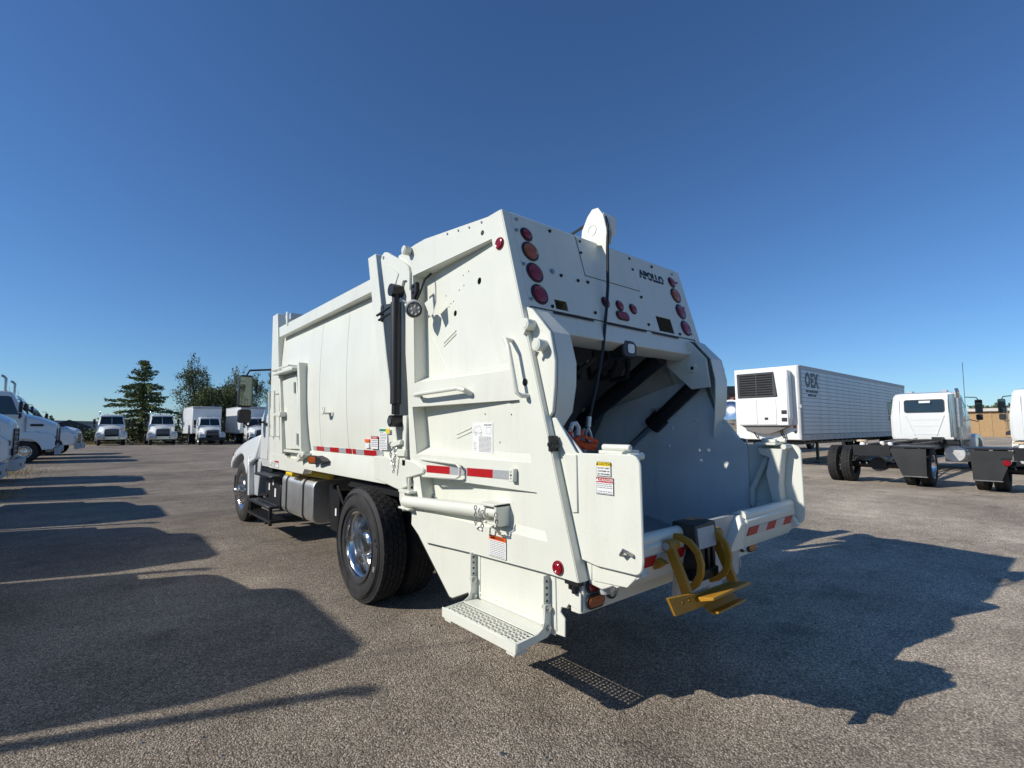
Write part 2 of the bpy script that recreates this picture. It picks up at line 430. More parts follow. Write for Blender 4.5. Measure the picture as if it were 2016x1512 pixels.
def oblong_light(parent, M, w, h, lens, name='tail_light', bez=.014):
    b = MB(M).prism(rrect(-w/2-bez, w/2+bez, -h/2-bez, h/2+bez, h/2+bez-.002, 7), 0, .012, 'z'); o = b.build(name, BLACK, parent, bevel=.003)
    l = MB(M).prism(rrect(-w/2, w/2, -h/2, h/2, h/2-.002, 7), .004, .017, 'z')
    for i in range(5):
        for j in range(2):
            cx = -w*.36+w*.18*i; cy = (j-.5)*h*.42
            l.box(cx-w*.06, cx+w*.06, cy-h*.13, cy+h*.13, .016, .0195)
    l.build('lens', lens, o, bevel=.003)
    return o

# ---- wheels ------------------------------------------------------------------
def tyre_profile(w, r=0.52, rim=0.292):
    h = w/2
    return [(rim, -h*.72), (rim+.02, -h*.9), (rim+.07, -h*.985), (rim+.12, -h), (r-.07, -h*.95), (r-.028, -h*.86), (r-.008, -h*.74),
            (r-.006, h*.74), (r-.028, h*.86), (r-.07, h*.95), (rim+.12, h), (rim+.07, h*.985), (rim+.02, h*.9), (rim, h*.72)]
def tread(mb, c, ax, w, r, nrow=5, ncol=46, off=0.0):
    """Separate tread lugs round the crown."""
    c = Vector(c); d = Vector(ax).normalized(); u = d.orthogonal().normalized(); q = d.cross(u)
    rw = w*0.80/nrow
    for row in range(nrow):
        h0 = -w*.40+rw*row+.004; h1 = h0+rw-.008
        for k in range(ncol):
            a0 = 2*math.pi*(k+(.5 if row % 2 else 0))/ncol; a1 = a0+2*math.pi/ncol*.86
            sk = 2*math.pi/ncol*.22
            pts = []
            for rr_ in (r-.014, r+.004):
                for (a, h) in ((a0, h0), (a1, h0), (a1+sk, (h0+h1)/2), (a1, h1), (a0, h1), (a0+sk, (h0+h1)/2)):
                    if row in (0, nrow-1) and rr_ > r: rr2 = rr_-.004
                    else: rr2 = rr_
                    pts.append(c + (u*math.cos(a)+q*math.sin(a))*rr2 + d*h)
            mb.add(pts, [(6,7,8,9,10,11)] + [(i, (i+1) % 6, 6+(i+1) % 6, 6+i) for i in range(6)])
def rear_dish(mb, c, ax):
    """Deep dished outer dual rim; ax points outward."""
    return mb.lathe([(.288, .115), (.304, .123), (.309, .116), (.305, .106), (.285, .098), (.268, .07), (.262, .0), (.258, -.05), (.235, -.062), (.17, -.066), (.16, -.06),
                     (.155, -.075), (.25, -.085), (.272, -.06), (.285, .06)], c, ax, 48)
for s in (-1, 1):
    for k, xo in enumerate((1.02, 0.70)):
        c = Vector((s*xo, 0, 0.515)); ax = Vector((s, 0, 0))
        w = MB().lathe(tyre_profile(.28), c, ax, 64).build('wheel', RUBBER, T)
        if k == 0:
            b = MB()
            for rr_ in (.345, .36, .455, .47):
                b.lathe([(rr_-.004, .134), (rr_, .1425 if rr_ < .4 else .139), (rr_+.004, .134)], c, ax, 64)
            b.build('sidewall_ribs', RUBBER, w)
        b = MB(); tread(b, c, ax, .28, .522); b.build('tread', RUBBERB, w, fix=False, kind='stuff')
        if k == 0:
            rear_dish(MB(), c, ax).build('rim', CHROME, w)
            b = MB().lathe([(.001, .075), (.06, .072), (.10, .055), (.118, .03), (.122, -.055), (.135, -.06), (.14, -.07), (.001, -.07)], c, ax, 32)
            b.build('hub_cap', CHROME, w)
            b = MB()
            for i in range(10):
                t = 2*math.pi*i/10+.2; p = c + Vector((0, math.cos(t), math.sin(t)))*.195
                b.cyl(p-ax*.07, p-ax*.035, .016, 6)
            b.build('wheel_nut', CHROME, w)
            for txt, ang in (('00', 200), ('G 7', 168), ('11R 22.5', 330)):
                t = R(ang)
                # letters moulded on the sidewall, tangent to the wheel
                pos = c + ax*.1415 + Vector((0, math.cos(t), math.sin(t)))*.415
                up = Vector((0, math.cos(t), math.sin(t))); X_ = up.cross(ax) * 1.0
                me = text_data(txt, .05, frameM(pos, X_, up, ax), extrude=.002)
                multi('moulded_lettering', [(me, GALV if txt == '00' else RUBBER)], w)
def front_wheel(parent, c, s):
    ax = Vector((s, 0, 0)); c = Vector(c)
    w = MB().lathe(tyre_profile(.27), c, ax, 56).build('wheel', RUBBER, parent)
    b = MB(); tread(b, c, ax, .27, .522, 5, 60); b.build('tread', RUBBERB, w, fix=False, kind='stuff')
    b = MB().lathe([(.288, .1), (.304, .112), (.309, .104), (.29, .085), (.27, .05), (.265, .045), (.24, .09), (.215, .115), (.19, .118), (.14, .10), (.001, .10), (.001, .06), (.25, .03)], c, ax, 40)
    b.build('rim', CHROME, w)
    b = MB().lathe([(.001, .235), (.045, .232), (.062, .215), (.066, .17), (.085, .16), (.09, .10), (.001, .10)], c, ax, 24); b.build('hub_cap', CHROME, w)
    b = MB()
    for i in range(10):
        t = 2*math.pi*i/10; p = c + Vector((0, math.cos(t), math.sin(t)))*.143
        b.cyl(p+ax*.10, p+ax*.165, .015, 6, r2=.012)
    b.build('wheel_nut', CHROME, w)
    b = MB()
    for i in range(8):
        t = 2*math.pi*(i+.5)/8; p = c + Vector((0, math.cos(t), math.sin(t)))*.222
        b.cyl(p+ax*.085, p+ax*.1125, .026, 12)
    b.build('hand_hole', BLACK, w)
FW_Y = 5.22
for s in (-1, 1): front_wheel(T, (s*.90, FW_Y, .515), s)

# ---- chassis -----------------------------------------------------------------
ch = MB()
for s in (-1, 1): ch.box(s*.43, s*.35, -.95, 6.0, .78, 1.04)
for y in (-.9, .55, 2.0, 3.4): ch.box(-.36, .36, y, y+.12, .82, 1.0)
frm = ch.build('chassis_frame', SATIN, T, bevel=.004)
b = MB().cyl((-.62, 0, .515), (.62, 0, .515), .10, 16).cyl((0, -.24, .53), (0, .2, .53), .21, 18).cyl((0, .2, .55), (0, 3.2, .72), .05, 10)
b.cyl((-.8, FW_Y, .5), (.8, FW_Y, .5), .06, 10); b.build('axle', SATIN, T)
b = MB()
for s in (-1, 1):
    for i in range(5): b.box(s*.50, s*.42, -.75+.09*i, .75-.09*i, .60+.03*i, .627+.03*i)
    b.cyl((s*.36, 1.0, .62), (s*.36, 1.8, .62), .11, 14)
b.build('leaf_spring', SATIN, T)
for s in (-1, 1): MB().prism([(-.62, .99), (.62, .99), (.50, 1.06), (-.50, 1.06)], s*.55, s*1.0, 'x').build('mud_shield', BLACK, T)
# underbody clutter between tank and wheel: air tank, boxes, hoses
b = MB().box(-.95, -.55, .95, 1.2, .45, .9); b.cyl((-.8, .72, .64), (-.45, .72, .64), .09, 14); b.cyl((-.9, 1.25, .55), (-.9, 1.25, .95), .05, 10)
b.tube([(-.95, 1.0, .95), (-.97, .8, .8), (-.9, .7, .6), (-.7, .75, .5)], .018)
b.build('air_tank', SATIN, T)
b = MB().box(-.955, -.952, 1.02, 1.06, .62, .70); b.build('sticker', STICK, T)
# fuel tank: rounded rectangular section along Y
sec = rrect(-.98, -.42, .42, .96, .10, 5)
ft = MB().prism(sec, 1.72, 3.0, 'y').build('fuel_tank', ALUM, T, bevel=.012, seg=2)
b = MB()
for y in (2.05, 2.75): b.prism(rrect(-.987, -.41, .412, .967, .105, 5), y, y+.05, 'y', holes=[rrect(-.979, -.418, .42, .959, .10, 5)])
b.build('tank_strap', BLACK, ft)
MB().cyl((-.88, 2.55, .95), (-.93, 2.55, 1.02), .05, 16).build('filler_cap', CHROME, ft)
# steps ahead of the tank
bx = MB().box(-.98, -.45, 3.05, 3.85, .44, .92).build('battery_box', BLACK, T, bevel=.02)
for (y0, y1, z) in ((3.02, 3.95, .92), (3.1, 4.25, .49)):
    st = MB().box(-1.12, -.75, y0, y1, z-.035, z).build('cab_step', BLACK, T, bevel=.006)
    b = MB()
    for i in range(int((y1-y0)/.07)):
        for j in range(4): b.cyl((-1.08+.085*j, y0+.05+.07*i, z), (-1.08+.085*j, y0+.05+.07*i, z+.008), .014, 6)
    b.build('grip_studs', STEEL, st, kind='stuff')
b = MB()
for y in (3.12, 4.2): b.box(-1.1, -1.06, y, y+.04, .22, .46)
b.box(-1.12, -.9, 3.0, 4.3, .27, .31); b.box(-1.1, -.6, 3.3, 3.36, .22, .30); b.build('step_bracket', BLACK, T)
for (y, z, w_, h_) in ((3.62, .72, .06, .10), (3.42, .80, .05, .08), (3.30, .66, .07, .12)):
    MB().box(-.985, -.981, y-w_/2, y+w_/2, z-h_/2, z+h_/2).build('sticker', STICK, T)
# yellow body prop stowed under the body side
pr = MB().prism([(1.35, .995), (2.45, .975), (2.6, 1.01), (2.4, 1.06), (1.3, 1.05)], -.93, -.88, 'x').build('body_prop', YELLOWB, T, bevel=.004)
MB().cyl((-1.04, 2.25, 1.0), (-1.04, 2.5, 1.0), .035, 14).cyl((-1.03, 2.3, 1.04), (-1.03, 2.42, 1.04), .02, 10).box(-1.06, -.9, 2.52, 2.56, .97, 1.06).build('prop_pin', YELLOWB, pr)

# ---- packer body -------------------------------------------------------------
def yfr(z): return 2.46 + (z-1.2)*.37
def yrear(z): return -.55 + (z-1.43)*.30
prof = [(1.02, 1.12), (1.035, 1.30), (1.055, 1.45), (1.066, 1.7), (1.066, 1.95), (1.055, 2.25), (1.035, 2.55), (1.005, 2.82), (.985, 2.96), (.95, 3.03), (.6, 3.09), (.2, 3.12)]
ring = [(-x, z) for x, z in prof] + [(x, z) for x, z in reversed(prof)]
secs = []
for t in [i/8 for i in range(9)]:
    secs.append([(x, yrear(z)*(1-t)+(yfr(z)+.1)*t, z) for x, z in ring])
body = MB().loft(secs).build('packer_body', WHITE, T)
for s in (-1, 1):
    b = MB().prism([(-.02, 3.055), (3.06, 3.055), (3.02, 2.90), (-.06, 2.915)], s*1.08, s*.9, 'x').build('top_rail', WHITE, body, bevel=.006)
    b = MB().prism([(s*.98, 1.10), (s*1.09, 1.10), (s*1.09, 1.175), (s*1.055, 1.325), (s*.98, 1.325)], -.45, 1.75, 'y').build('lower_sill', WHITE, body, bevel=.005)
    b = MB().prism([(1.72, 1.10), (1.80, 1.035), (3.28, 1.03), (3.28, 1.24), (2.5, 1.24), (2.45, 1.20), (1.72, 1.19)], s*1.088, s*.98, 'x').build('front_skirt', WHITE, body, bevel=.005)
    # front corner post, wide at the bottom
    b = MB().prism([(3.16, 3.28), (3.40, 3.28), (3.36, 2.2), (3.28, 1.24), (2.56, 1.24), (2.66, 1.55), (2.80, 1.91), (2.98, 2.35), (3.07, 2.79)], s*1.082, s*.94, 'x').build('corner_post', WHITE, body, bevel=.006)
    # rear corner post, leaning with the tailgate joint
    b = MB().prism([(.04, 3.28), (-.13, 3.28), (-.40, 2.26), (-.63, 1.50), (-.66, 1.33), (-.52, 1.33), (-.50, 1.43), (-.22, 2.26)], s*1.085, s*.93, 'x').build('corner_post', WHITE, body, bevel=.006)
    # hinge gusset at the bottom of the post
    g1 = MB().prism([(-.20, 1.34), (-.72, 1.345), (-.95, 1.325), (-1.08, 1.29), (-1.12, 1.27), (-1.09, 1.235), (-.84, 1.185), (-.86, 1.12), (-.71, 1.075), (-.22, 1.14)], s*1.10, s*1.04, 'x').build('hinge_gusset', WHITE, body, bevel=.008)
    MB().prism([(-.72, 1.10), (-.98, 1.04), (-.94, .93), (-.78, .91), (-.72, 1.0)], s*1.10, s*1.0, 'x').build('hinge_block', WHITE, body, bevel=.006)
    MB().box(s*1.03, s*.97, -.98, -.84, .99, 1.16).build('hinge_block', GALV, body, bevel=.004)
b = MB().prism([(3.20, 3.0), (3.34, 3.0), (3.40, 3.24), (3.24, 3.24)], -.95, .95, 'x').build('front_bulkhead', WHITE, body, bevel=.005)
MB().prism([(3.2, 3.24), (3.3, 3.24), (3.26, 3.33), (3.22, 3.33)], -.88, -.45, 'x').build('bulkhead_cap', GALV, body)
MB().prism([(2.62, 3.02), (2.66, 3.02), (2.72, 3.16), (2.69, 3.22), (2.64, 3.2)], -1.092, -1.075, 'x', holes=[circ(2.685, 3.17, .013, 8)]).build('lifting_eye', WHITE, body)
# panel seams on the side (welds)
b = MB()
for y in (.55, 1.35):
    b.tube([(-x-.0015, y+(z-2)*.12, z) for x, z in prof[1:9]], .0018, 5)
b.build('weld_seam', WHITE, body)
# access door with frame, ladder rails and latch
fr = MB()
fr.prism([(1.95, 2.42), (1.88, 2.42), (1.66, 1.30), (1.73, 1.30)], -1.15, -1.02, 'x')
dp1 = fr.build('door_jamb', WHITE, body, bevel=.005)
MB().prism([(2.82, 2.34), (2.76, 2.34), (2.50, 1.26), (2.57, 1.26)], -1.13, -1.02, 'x').build('door_jamb', WHITE, body, bevel=.005)
door = MB().prism([(2.74, 2.25), (2.14, 2.28), (1.88, 1.335), (2.47, 1.325)], -1.095, -1.03, 'x').build('access_door', WHITE, body, bevel=.006)
MB().prism([(2.86, 2.33), (1.98, 2.33), (1.98, 2.365), (2.86, 2.365)], -1.20, -1.02, 'x').build('drip_ledge', WHITE, body, bevel=.004)
MB().box(-1.115, -1.03, 1.74, 2.5, 1.285, 1.315).build('door_sill', WHITE, body, bevel=.004)
MB().tube([(-1.05, 2.98, 2.40), (-1.17, 2.96, 2.41), (-1.17, 2.20, 2.41), (-1.05, 2.14, 2.40)], .013).build('grab_handle', WHITE, body)
MB().tube([(-1.05, 3.15, 1.48), (-1.14, 3.13, 1.48), (-1.14, 3.22, 2.12), (-1.14, 2.95, 2.12), (-1.14, 2.84, 1.48), (-1.05, 2.82, 1.48)], .011).build('grab_handle', WHITE, body)
MB().box(-1.16, -1.10, 2.60, 2.88, 1.765, 1.80).box(-1.18, -1.09, 2.50, 2.62, 1.75, 1.815).build('door_latch', WHITE, door, bevel=.005)
for z in (1.46, 2.12):
    MB().cyl((-1.108, 1.93+(z-1.335)*.27, z-.07), (-1.108, 1.95+(z-1.335)*.27, z+.07), .014, 10).build('hinge', GALV, door)
# hose hook on the body side
MB().prism([(1.03, 1.75), (.95, 1.75), (.92, 1.79), (.92, 1.83), (.95, 1.83), (.955, 1.79), (.99, 1.79), (.99, 1.83), (1.03, 1.83)], -1.16, -1.148, 'x').box(-1.15, -1.05, 1.0, 1.03, 1.75, 1.77).build('side_hook', WHITE, body, bevel=.003)
# lug with hole under the door and amber marker on a black bracket
MB().prism([(1.80, 1.19), (1.80, 1.27), (1.68, 1.325), (1.56, 1.31), (1.56, 1.28)], -1.16, -1.135, 'x', holes=[circ(1.68, 1.255, .028)]).prism([(1.80, 1.19), (1.56, 1.27), (1.56, 1.30), (1.80, 1.22)], -1.14, -1.05, 'x').build('tie_lug', WHITE, body, bevel=.003)
mk = MB().prism([(1.19, 1.285), (1.02, 1.265), (.90, 1.235), (1.12, 1.19), (1.19, 1.19)], -1.15, -1.06, 'x').build('marker_bracket', BLACK, T, bevel=.003)
oblong_light(T, frameM((-1.135, 1.285, 1.238), (.35, -1, 0), (0, 0, 1), (-1, -.35, 0)), .15, .07, AMBER, 'marker_light')
# reflective tape along the body
b1 = MB(); b2 = MB()
def bx_tape(mb, y0, y1, z0, z1, x0=-1.0475): mb.prism([(y0, z0), (y1, z0), (y1, z1), (y0, z1)], lambda u, v: x0-(v-1.34)*.13, lambda u, v: x0+.012-(v-1.34)*.13, 'x')
for y0, y1 in ((1.44, 1.19), (1.01, .75), (.56, .42), (.39, .30), (.11, -.17)): bx_tape(b1, y1, y0, 1.335, 1.385)
for y0, y1 in ((1.55, 1.44), (1.19, 1.01), (.75, .56), (.30, .11), (-.17, -.30)): bx_tape(b2, y1, y0, 1.335, 1.385)
b1.build('reflective_tape', TAPER, body, label='red blocks of the reflective tape'); b2.build('reflective_tape', TAPES, body, label='silver blocks of the reflective tape')
sticker(T, LM(-.34, 1.495, -1.067), .16, .19, PGRN, .024, '', filler=11, seed=2, border=False)
sticker(T, LM(-.155, 1.46, -1.064), .15, .12, PRED, .026, 'DANGER', tcol=STICK, filler=5, seed=3, tsize=.022)
MB().box(-1.068, -1.05, -.04, .06, 1.462, 1.49).build('sticker', PORA, T)
MB().box(-1.064, -1.04, -.03, .05, 1.405, 1.45).build('sticker', STICK, T)
sticker(T, LM(3.05, 1.10, -1.091), .13, .10, None, 0, filler=5, seed=4, border=False)
sticker(T, LM(2.88, 1.10, -1.091), .15, .10, PRED, .03, filler=4, seed=5, border=False)
sticker(T, LM(3.20, 1.09, -1.091), .12, .06, None, 0, filler=4, seed=6, border=False)
sticker(T, LM(-.50, 1.57, -1.103), .075, .045, PYEL, .042, border=False)

# ---- tailgate ----------------------------------------------------------------
XO = 1.08
outline = [(-2.05, 3.06), (-1.91, 3.055), (-1.06, 3.15), (-.90, 3.15), (-.60, 3.13), (-.68, 2.75), (-.80, 1.95), (-.86, 1.36), (-.92, 1.20), (-.90, .82), (-1.09, .715), (-1.68, .745), (-2.46, .77), (yr(.77), .77)]
win_u = [(-.92, 1.965), (-.87, 2.885), (-1.955, 2.885), (-2.165, 1.965)]
win_m = [(-.97, 1.385), (-.89, 1.77), (-2.235, 1.77), (-2.345, 1.385)]
win_l = [(-1.10, .945), (-1.02, 1.215), (-2.385, 1.215), (-2.475, .945)]
def rec(u, v):                     # recessed sheet: deep at the front edge, flush at the rear
    t = min(1, max(0, (-u-.88)/(2.33-.88))); return .955 + .118*t
def wallx(u): return .935+(-u-.95)*.036          # inner hopper wall, widening to the rear
tgs = []
for s in (-1, 1):
    fr = MB().prism(outline, s*XO, s*(XO-.006), 'x', holes=[win_u, win_m, win_l])
    for w in (win_u, win_m, win_l):
        # folded returns from the face back to the recessed sheet; lower returns slope upward
        (a, b_, c, d) = w
        lift = .055
        def q(p, dz=0): return (s*rec(*p), p[0], p[1]+dz)
        def o(p): return (s*(XO-.0005), p[0], p[1])
        fr.add([o(b_), o(c), q(c), q(b_)], [(0,1,2,3)])
        fr.add([o(a), o(b_), q(b_), q(a)], [(0,1,2,3)])
        fr.add([o(d), o(a), q(a, lift), q(d, lift)], [(0,1,2,3)])
        fr.add([o(c), o(d), q(d), q(c)], [(0,1,2,3)])
    frame = fr.build('tailgate_frame', WHITE, T, fix=False, bevel=0)
    tgs.append(frame)
    hl = [circ(-1.74, 2.65, .026), circ(-1.39, 2.48, .024)] + [circ(y, z, .007, 8) for y, z in ((-1.59,2.76),(-1.51,2.75),(-1.52,2.67),(-1.45,2.65),(-1.24,2.65),(-1.36,2.58),(-1.32,2.57),(-1.29,2.55))]
    hl += [circ(y, z, .007, 8) for y, z in ((-1.82, 1.69), (-2.13, 1.68), (-2.0, 1.50))]
    outer = [(-.74, 3.0), (-1.98, 3.0), (-2.50, .90), (-.98, .90), (-.86, 1.3)]
    MB().prism(outer, lambda u, v: s*rec(u, v), lambda u, v: s*(rec(u, v)-.006), 'x', holes=hl).build('side_sheet', WHITE, frame, fix=True)
    # louvre dents
    b = MB()
    for (y0, z0, y1, z1) in ((-1.21, 2.245, -1.41, 2.315), (-1.43, 1.52, -1.64, 1.57)):
        for dz in (0, .028):
            b.tube([(s*(rec(y0, z0)+.002), y0, z0+dz), (s*(rec(y1, z1)+.002), y1, z1+dz)], .006, 6)
    b.build('louvre', WHITE, frame)
    # diagonal weld on the upper sheet
    MB().tube([(s*(rec(-1.02, 2.3)+.001), -1.02, 2.35), (s*(rec(-1.32, 1.99)+.001), -1.33, 2.0)], .004, 5).build('weld_seam', WHITE, frame)
    # bolts on the top band
    for y, z in ((-1.40,3.09),(-1.55,3.07),(-1.69,3.05),(-1.84,3.04)): MB().cyl((s*XO, y, z), (s*(XO+.008), y, z), .009, 6).build('bolt', GALV, frame)
    MB().cyl((s*(XO+.0005), -1.85, 2.96), (s*(XO+.002), -1.85, 2.96), .018, 14).build('plugged_hole', BLACK, frame)
    MB().cyl((s*(XO+.0005), -2.29, 1.875), (s*(XO+.002), -2.29, 1.875), .024, 16).build('plugged_hole', BLACK, frame)
    # rear edge flange
    w = .075
    MB().prism([(yr(3.06)-.001, 3.06), (yr(.77)-.001, .77), (yr(.77)-.012, .77), (yr(3.06)-.012, 3.06)], s*XO, s*(XO-w), 'x').build('edge_flange', WHITE, frame, bevel=.003)
    # red clearance lights
    round_light(T, frameM((s*XO, -2.045, 2.825), (0, s, 0), (0, 0, 1), (s, 0, 0)), .036, RED, 'clearance_light', .007, RED)
    round_light(T, frameM((s*XO, -2.56, .82), (0, s, 0), (0, 0, 1), (s, 0, 0)), .036, RED, 'reflector', .004, RED)
    # handles
    MB().tube([(s*XO, -2.17, 2.15), (s*(XO+.07), -2.18, 2.15), (s*(XO+.07), -2.215, 2.10), (s*(XO+.07), -2.29, 1.81), (s*(XO+.05), -2.31, 1.79), (s*XO, -2.32, 1.79)], .014, 10).build('grab_handle', WHITE, T)
    MB().tube([(s*XO, -1.02, 1.855), (s*(XO+.06), -1.04, 1.86), (s*(XO+.075), -1.12, 1.862), (s*(XO+.075), -1.66, 1.875), (s*(XO+.06), -1.72, 1.86), (s*XO, -1.73, 1.83)], .017, 10).build('grab_handle', WHITE, T)
    # lift lug plate at the hinge
    lp = MB().prism([(-.29, 3.17), (-.31, 3.21), (-.36, 3.225), (-.42, 3.21), (-.49, 3.17), (-.70, 3.06), (-.82, 2.98), (-.845, 2.92), (-.85, 2.76), (-.80, 2.86), (-.73, 2.87), (-.69, 2.80), (-.62, 2.73), (-.50, 2.71), (-.42, 2.72)], s*(XO+.022), s*(XO-.005), 'x', holes=[circ(-.345, 3.175, .018)]).build('lift_lug', WHITE, T, bevel=.004)
    MB().prism([(-.47, 3.0), (-.44, 3.06), (-.49, 3.07), (-.66, 2.95), (-.60, 2.86), (-.50, 2.86)], s*(XO+.030), s*(XO+.02), 'x').build('doubler', WHITE, lp, bevel=.003)
    # lift cylinder
    xc = s*1.135
    cy = MB().cyl((xc, -.675, 2.68), (xc, -.70, 1.80), .047, 20).build('lift_cylinder', BLACK, T)
    MB().cyl((xc, -.70, 1.80), (xc, -.70, 1.71), .034, 14).build('gland', SATIN, cy)
    MB().cyl((xc, -.67, 2.68), (xc, -.665, 2.77), .033, 12).build('gland', SATIN, cy)
    MB().cyl((xc-s*.06, -.665, 2.79), (xc+s*.05, -.665, 2.79), .055, 16).build('pin_eye', SATIN, cy)
    MB().cyl((xc-s*.06, -.70, 1.655), (xc+s*.05, -.70, 1.655), .05, 16).build('pin_eye', SATIN, cy)
    MB().cyl((xc+s*.05, -.70, 1.655), (xc+s*.062, -.70, 1.655), .030, 14).build('pin', STEEL, cy)
    MB().tube([(xc-s*.03, -.60, 2.65), (xc-s*.05, -.61, 2.2), (xc-s*.05, -.63, 1.75)], .016, 8).build('hydraulic_hose', BLACK, cy)
    MB().box(s*1.10, s*.95, -.82, -.76, 1.28, 1.70).box(s*1.12, s*1.09, -.84, -.70, 1.36, 1.42).build('lock_bar', WHITE, T, bevel=.005)
    MB().prism([(-.60, 1.47), (-.78, 1.50), (-.78, 1.46), (-.62, 1.43)], s*1.13, s*1.09, 'x').build('lock_bar', WHITE, T, bevel=.004)
    MB().cyl((s*1.09, -.82, 3.11), (s*1.15, -.82, 3.11), .038, 18).cyl((s*1.15, -.82, 3.11), (s*1.155, -.82, 3.11), .025, 14).build('pin_boss', WHITE, T, bevel=.003)
    # prop tube along the lower sheet
    tb = MB().cyl((s*1.105, -.84, 1.00), (s*1.105, -1.96, 1.055), .045, 20).build('prop_tube', WHITE, T, bevel=.003)
    MB().box(s*1.16, s*1.0, -2.10, -2.08, .98, 1.12).box(s*1.16, s*1.0, -2.10, -1.93, 1.10, 1.118).box(s*1.14, s*1.0, -2.09, -1.93, .985, 1.0).build('tube_bracket', WHITE, tb, bevel=.003)
    MB().cyl((s*1.105, -1.96, 1.055), (s*1.105, -2.06, 1.06), .033, 16).build('tube_end', WHITE, tb)
    MB().box(s*1.15, s*1.0, -.80, -.98, 1.075, 1.095).box(s*1.12, s*1.10, -.90, -.915, 1.09, 1.19).build('tube_bracket', WHITE, tb, bevel=.003)
    MB().box(s*1.14, s*1.05, -.78, -.96, .94, .955).build('tube_bracket', WHITE, tb, bevel=.003)
    # tape guard bar
    MB().tube([(s*1.085, -1.10, 1.225), (s*1.12, -1.14, 1.225), (s*1.12, -1.60, 1.245), (s*1.12, -1.64, 1.26), (s*1.12, -1.645, 1.32), (s*1.12, -1.60, 1.345), (s*1.085, -1.05, 1.35)], .010, 8).build('guard_bar', WHITE, T)
    # skirt below with step brackets
    sk = MB().prism([(-1.30, .74), (-2.64, .77), (-2.66, .72), (-2.69, .70), (-2.69, .605), (-2.60, .625)] + [(-2.585, .60), (-2.545, .595), (-2.535, .565), (-2.57, .54), (-2.57, .44), (-2.46, .435), (-1.66, .43), (-1.62, .50)], s*1.045, s*1.035, 'x').build('lower_skirt', WHITE, T, bevel=.003)
    # mud flap panel running down to the front
    MB().prism([(-.86, .80), (-.90, .83), (-.96, .82), (-1.30, .74), (-1.66, .50), (-1.66, .46), (-1.44, .365), (-1.40, .365)], s*1.04, s*1.02, 'x').build('wheel_deflector', WHITE, T, bevel=.006)
    MB().tube([(s*1.03, -.97, .82), (s*1.03, -.90, .835), (s*1.03, -.855, .80), (s*1.03, -1.40, .355), (s*1.03, -1.45, .36), (s*1.03, -1.66, .455)], .008, 6).build('edge_trim', BLACK, T)
b = MB()
# cross structure: roof of tailgate and front hidden wall
roof = MB().prism([(-.62, 3.125), (-.90, 3.145), (-1.06, 3.145), (-1.91, 3.05), (-2.04, 3.055), (-2.04, 3.03), (-1.9, 3.03), (-1.06, 3.12), (-.62, 3.10)], -1.07, 1.07, 'x').build('tailgate_roof', WHITE, T)
# front wall of the hopper and packer panel
RN = MB().prism([(-.66, 3.1), (-.70, 3.1), (-.90, 1.3), (-1.05, .9), (-1.0, .9), (-.86, 1.3)], -1.0, 1.0, 'x').build('ejector_wall', INNER, T)

# reflective tape on the left tailgate band, placards and stickers
for (y0, y1, m) in ((-1.13, -1.46, TAPER), (-1.46, -1.68, TAPES), (-1.68, -1.97, TAPER), (-1.97, -2.155, TAPES)):
    for s in (-1, 1):
        k0 = 1.252+.02*(-y0-1.13); k1 = 1.252+.02*(-y1-1.13)
        MB().prism([(y0, k0), (y1, k1), (y1, k1+.055), (y0, k0+.055)], s*XO, s*(XO+.003), 'x').build('reflective_tape', m, tgs[0 if s < 0 else 1])
MB().box(-1.115, -1.08, -2.215, -2.17, 1.265, 1.345).build('tag_plate', WHITE, T, bevel=.004)
for z in (1.285, 1.305, 1.325): MB().cyl((-1.115, -2.193, z), (-1.117, -2.193, z), .007 if z == 1.305 else .004, 10).build('tag_hole', BLACK, T)
tilt = Matrix.Rotation(R(-1.5), 4, 'Z')
xm = rec(-1.79, 1.5)
pl = []
M0 = frameM((-rec(-1.79, 1.53)-.001, -1.79, 1.525), (-.081, -1, 0), (0, 0, 1), (-1, .081, 0))
it = [(MB(M0).box(-.13, .13, -.105, .105, 0, .003), STICK)]
it.append((text_data('APOLLO BODY', .014, M0 @ Matrix.Translation((.07, .09, .0035))), INK))
ln = MB(M0); rr = random.Random(9)
# small line drawing of the loader and columns of print
for (x0, y0, x1, y1) in ((-.10, .035, .0, .035), (-.10, .035, -.10, .075), (-.10, .075, -.03, .085), (-.03, .085, .0, .035), (-.12, .035, -.10, .035), (-.12, .035, -.12, .06), (.05, .03, .05, .075), (.11, .03, .11, .075), (.05, .03, .11, .03), (.05, .075, .11, .075)):
    v = Vector((x1-x0, y1-y0, 0)); n_ = Vector((-v.y, v.x, 0)).normalized()*.001
    a = Vector((x0, y0, .0035)); c = Vector((x1, y1, .0035)); ln.add([a-n_, c-n_, c+n_, a+n_], [(0,1,2,3)])
for cx in (-.085, -.02): ln.lathe([(.010, .0032), (.0125, .0036), (.013, .0032)], (cx, .030, 0), (0, 0, 1), 12)
for i in range(13):
    yy = .008-i*.0083; x = -.045
    while x < .11: l = rr.uniform(.008, .03); ln.box(x, min(.115, x+l), yy-.0018, yy+.0018, .003, .0037); x += l+.004
for i in range(6):
    yy = -.03-i*.011; ln.box(-.115, -.115+rr.uniform(.02, .05), yy-.0015, yy+.0015, .003, .0037)
it.append((ln, INKG))
multi('placard', it, T)
Mw = LM(-2.02, .838, -1.083) @ Matrix.Rotation(0, 4, 'Z')
sticker(T, Mw, .175, .135, PORA, .028, '\u25B2 WARNING', filler=9, seed=12, tsize=.024)

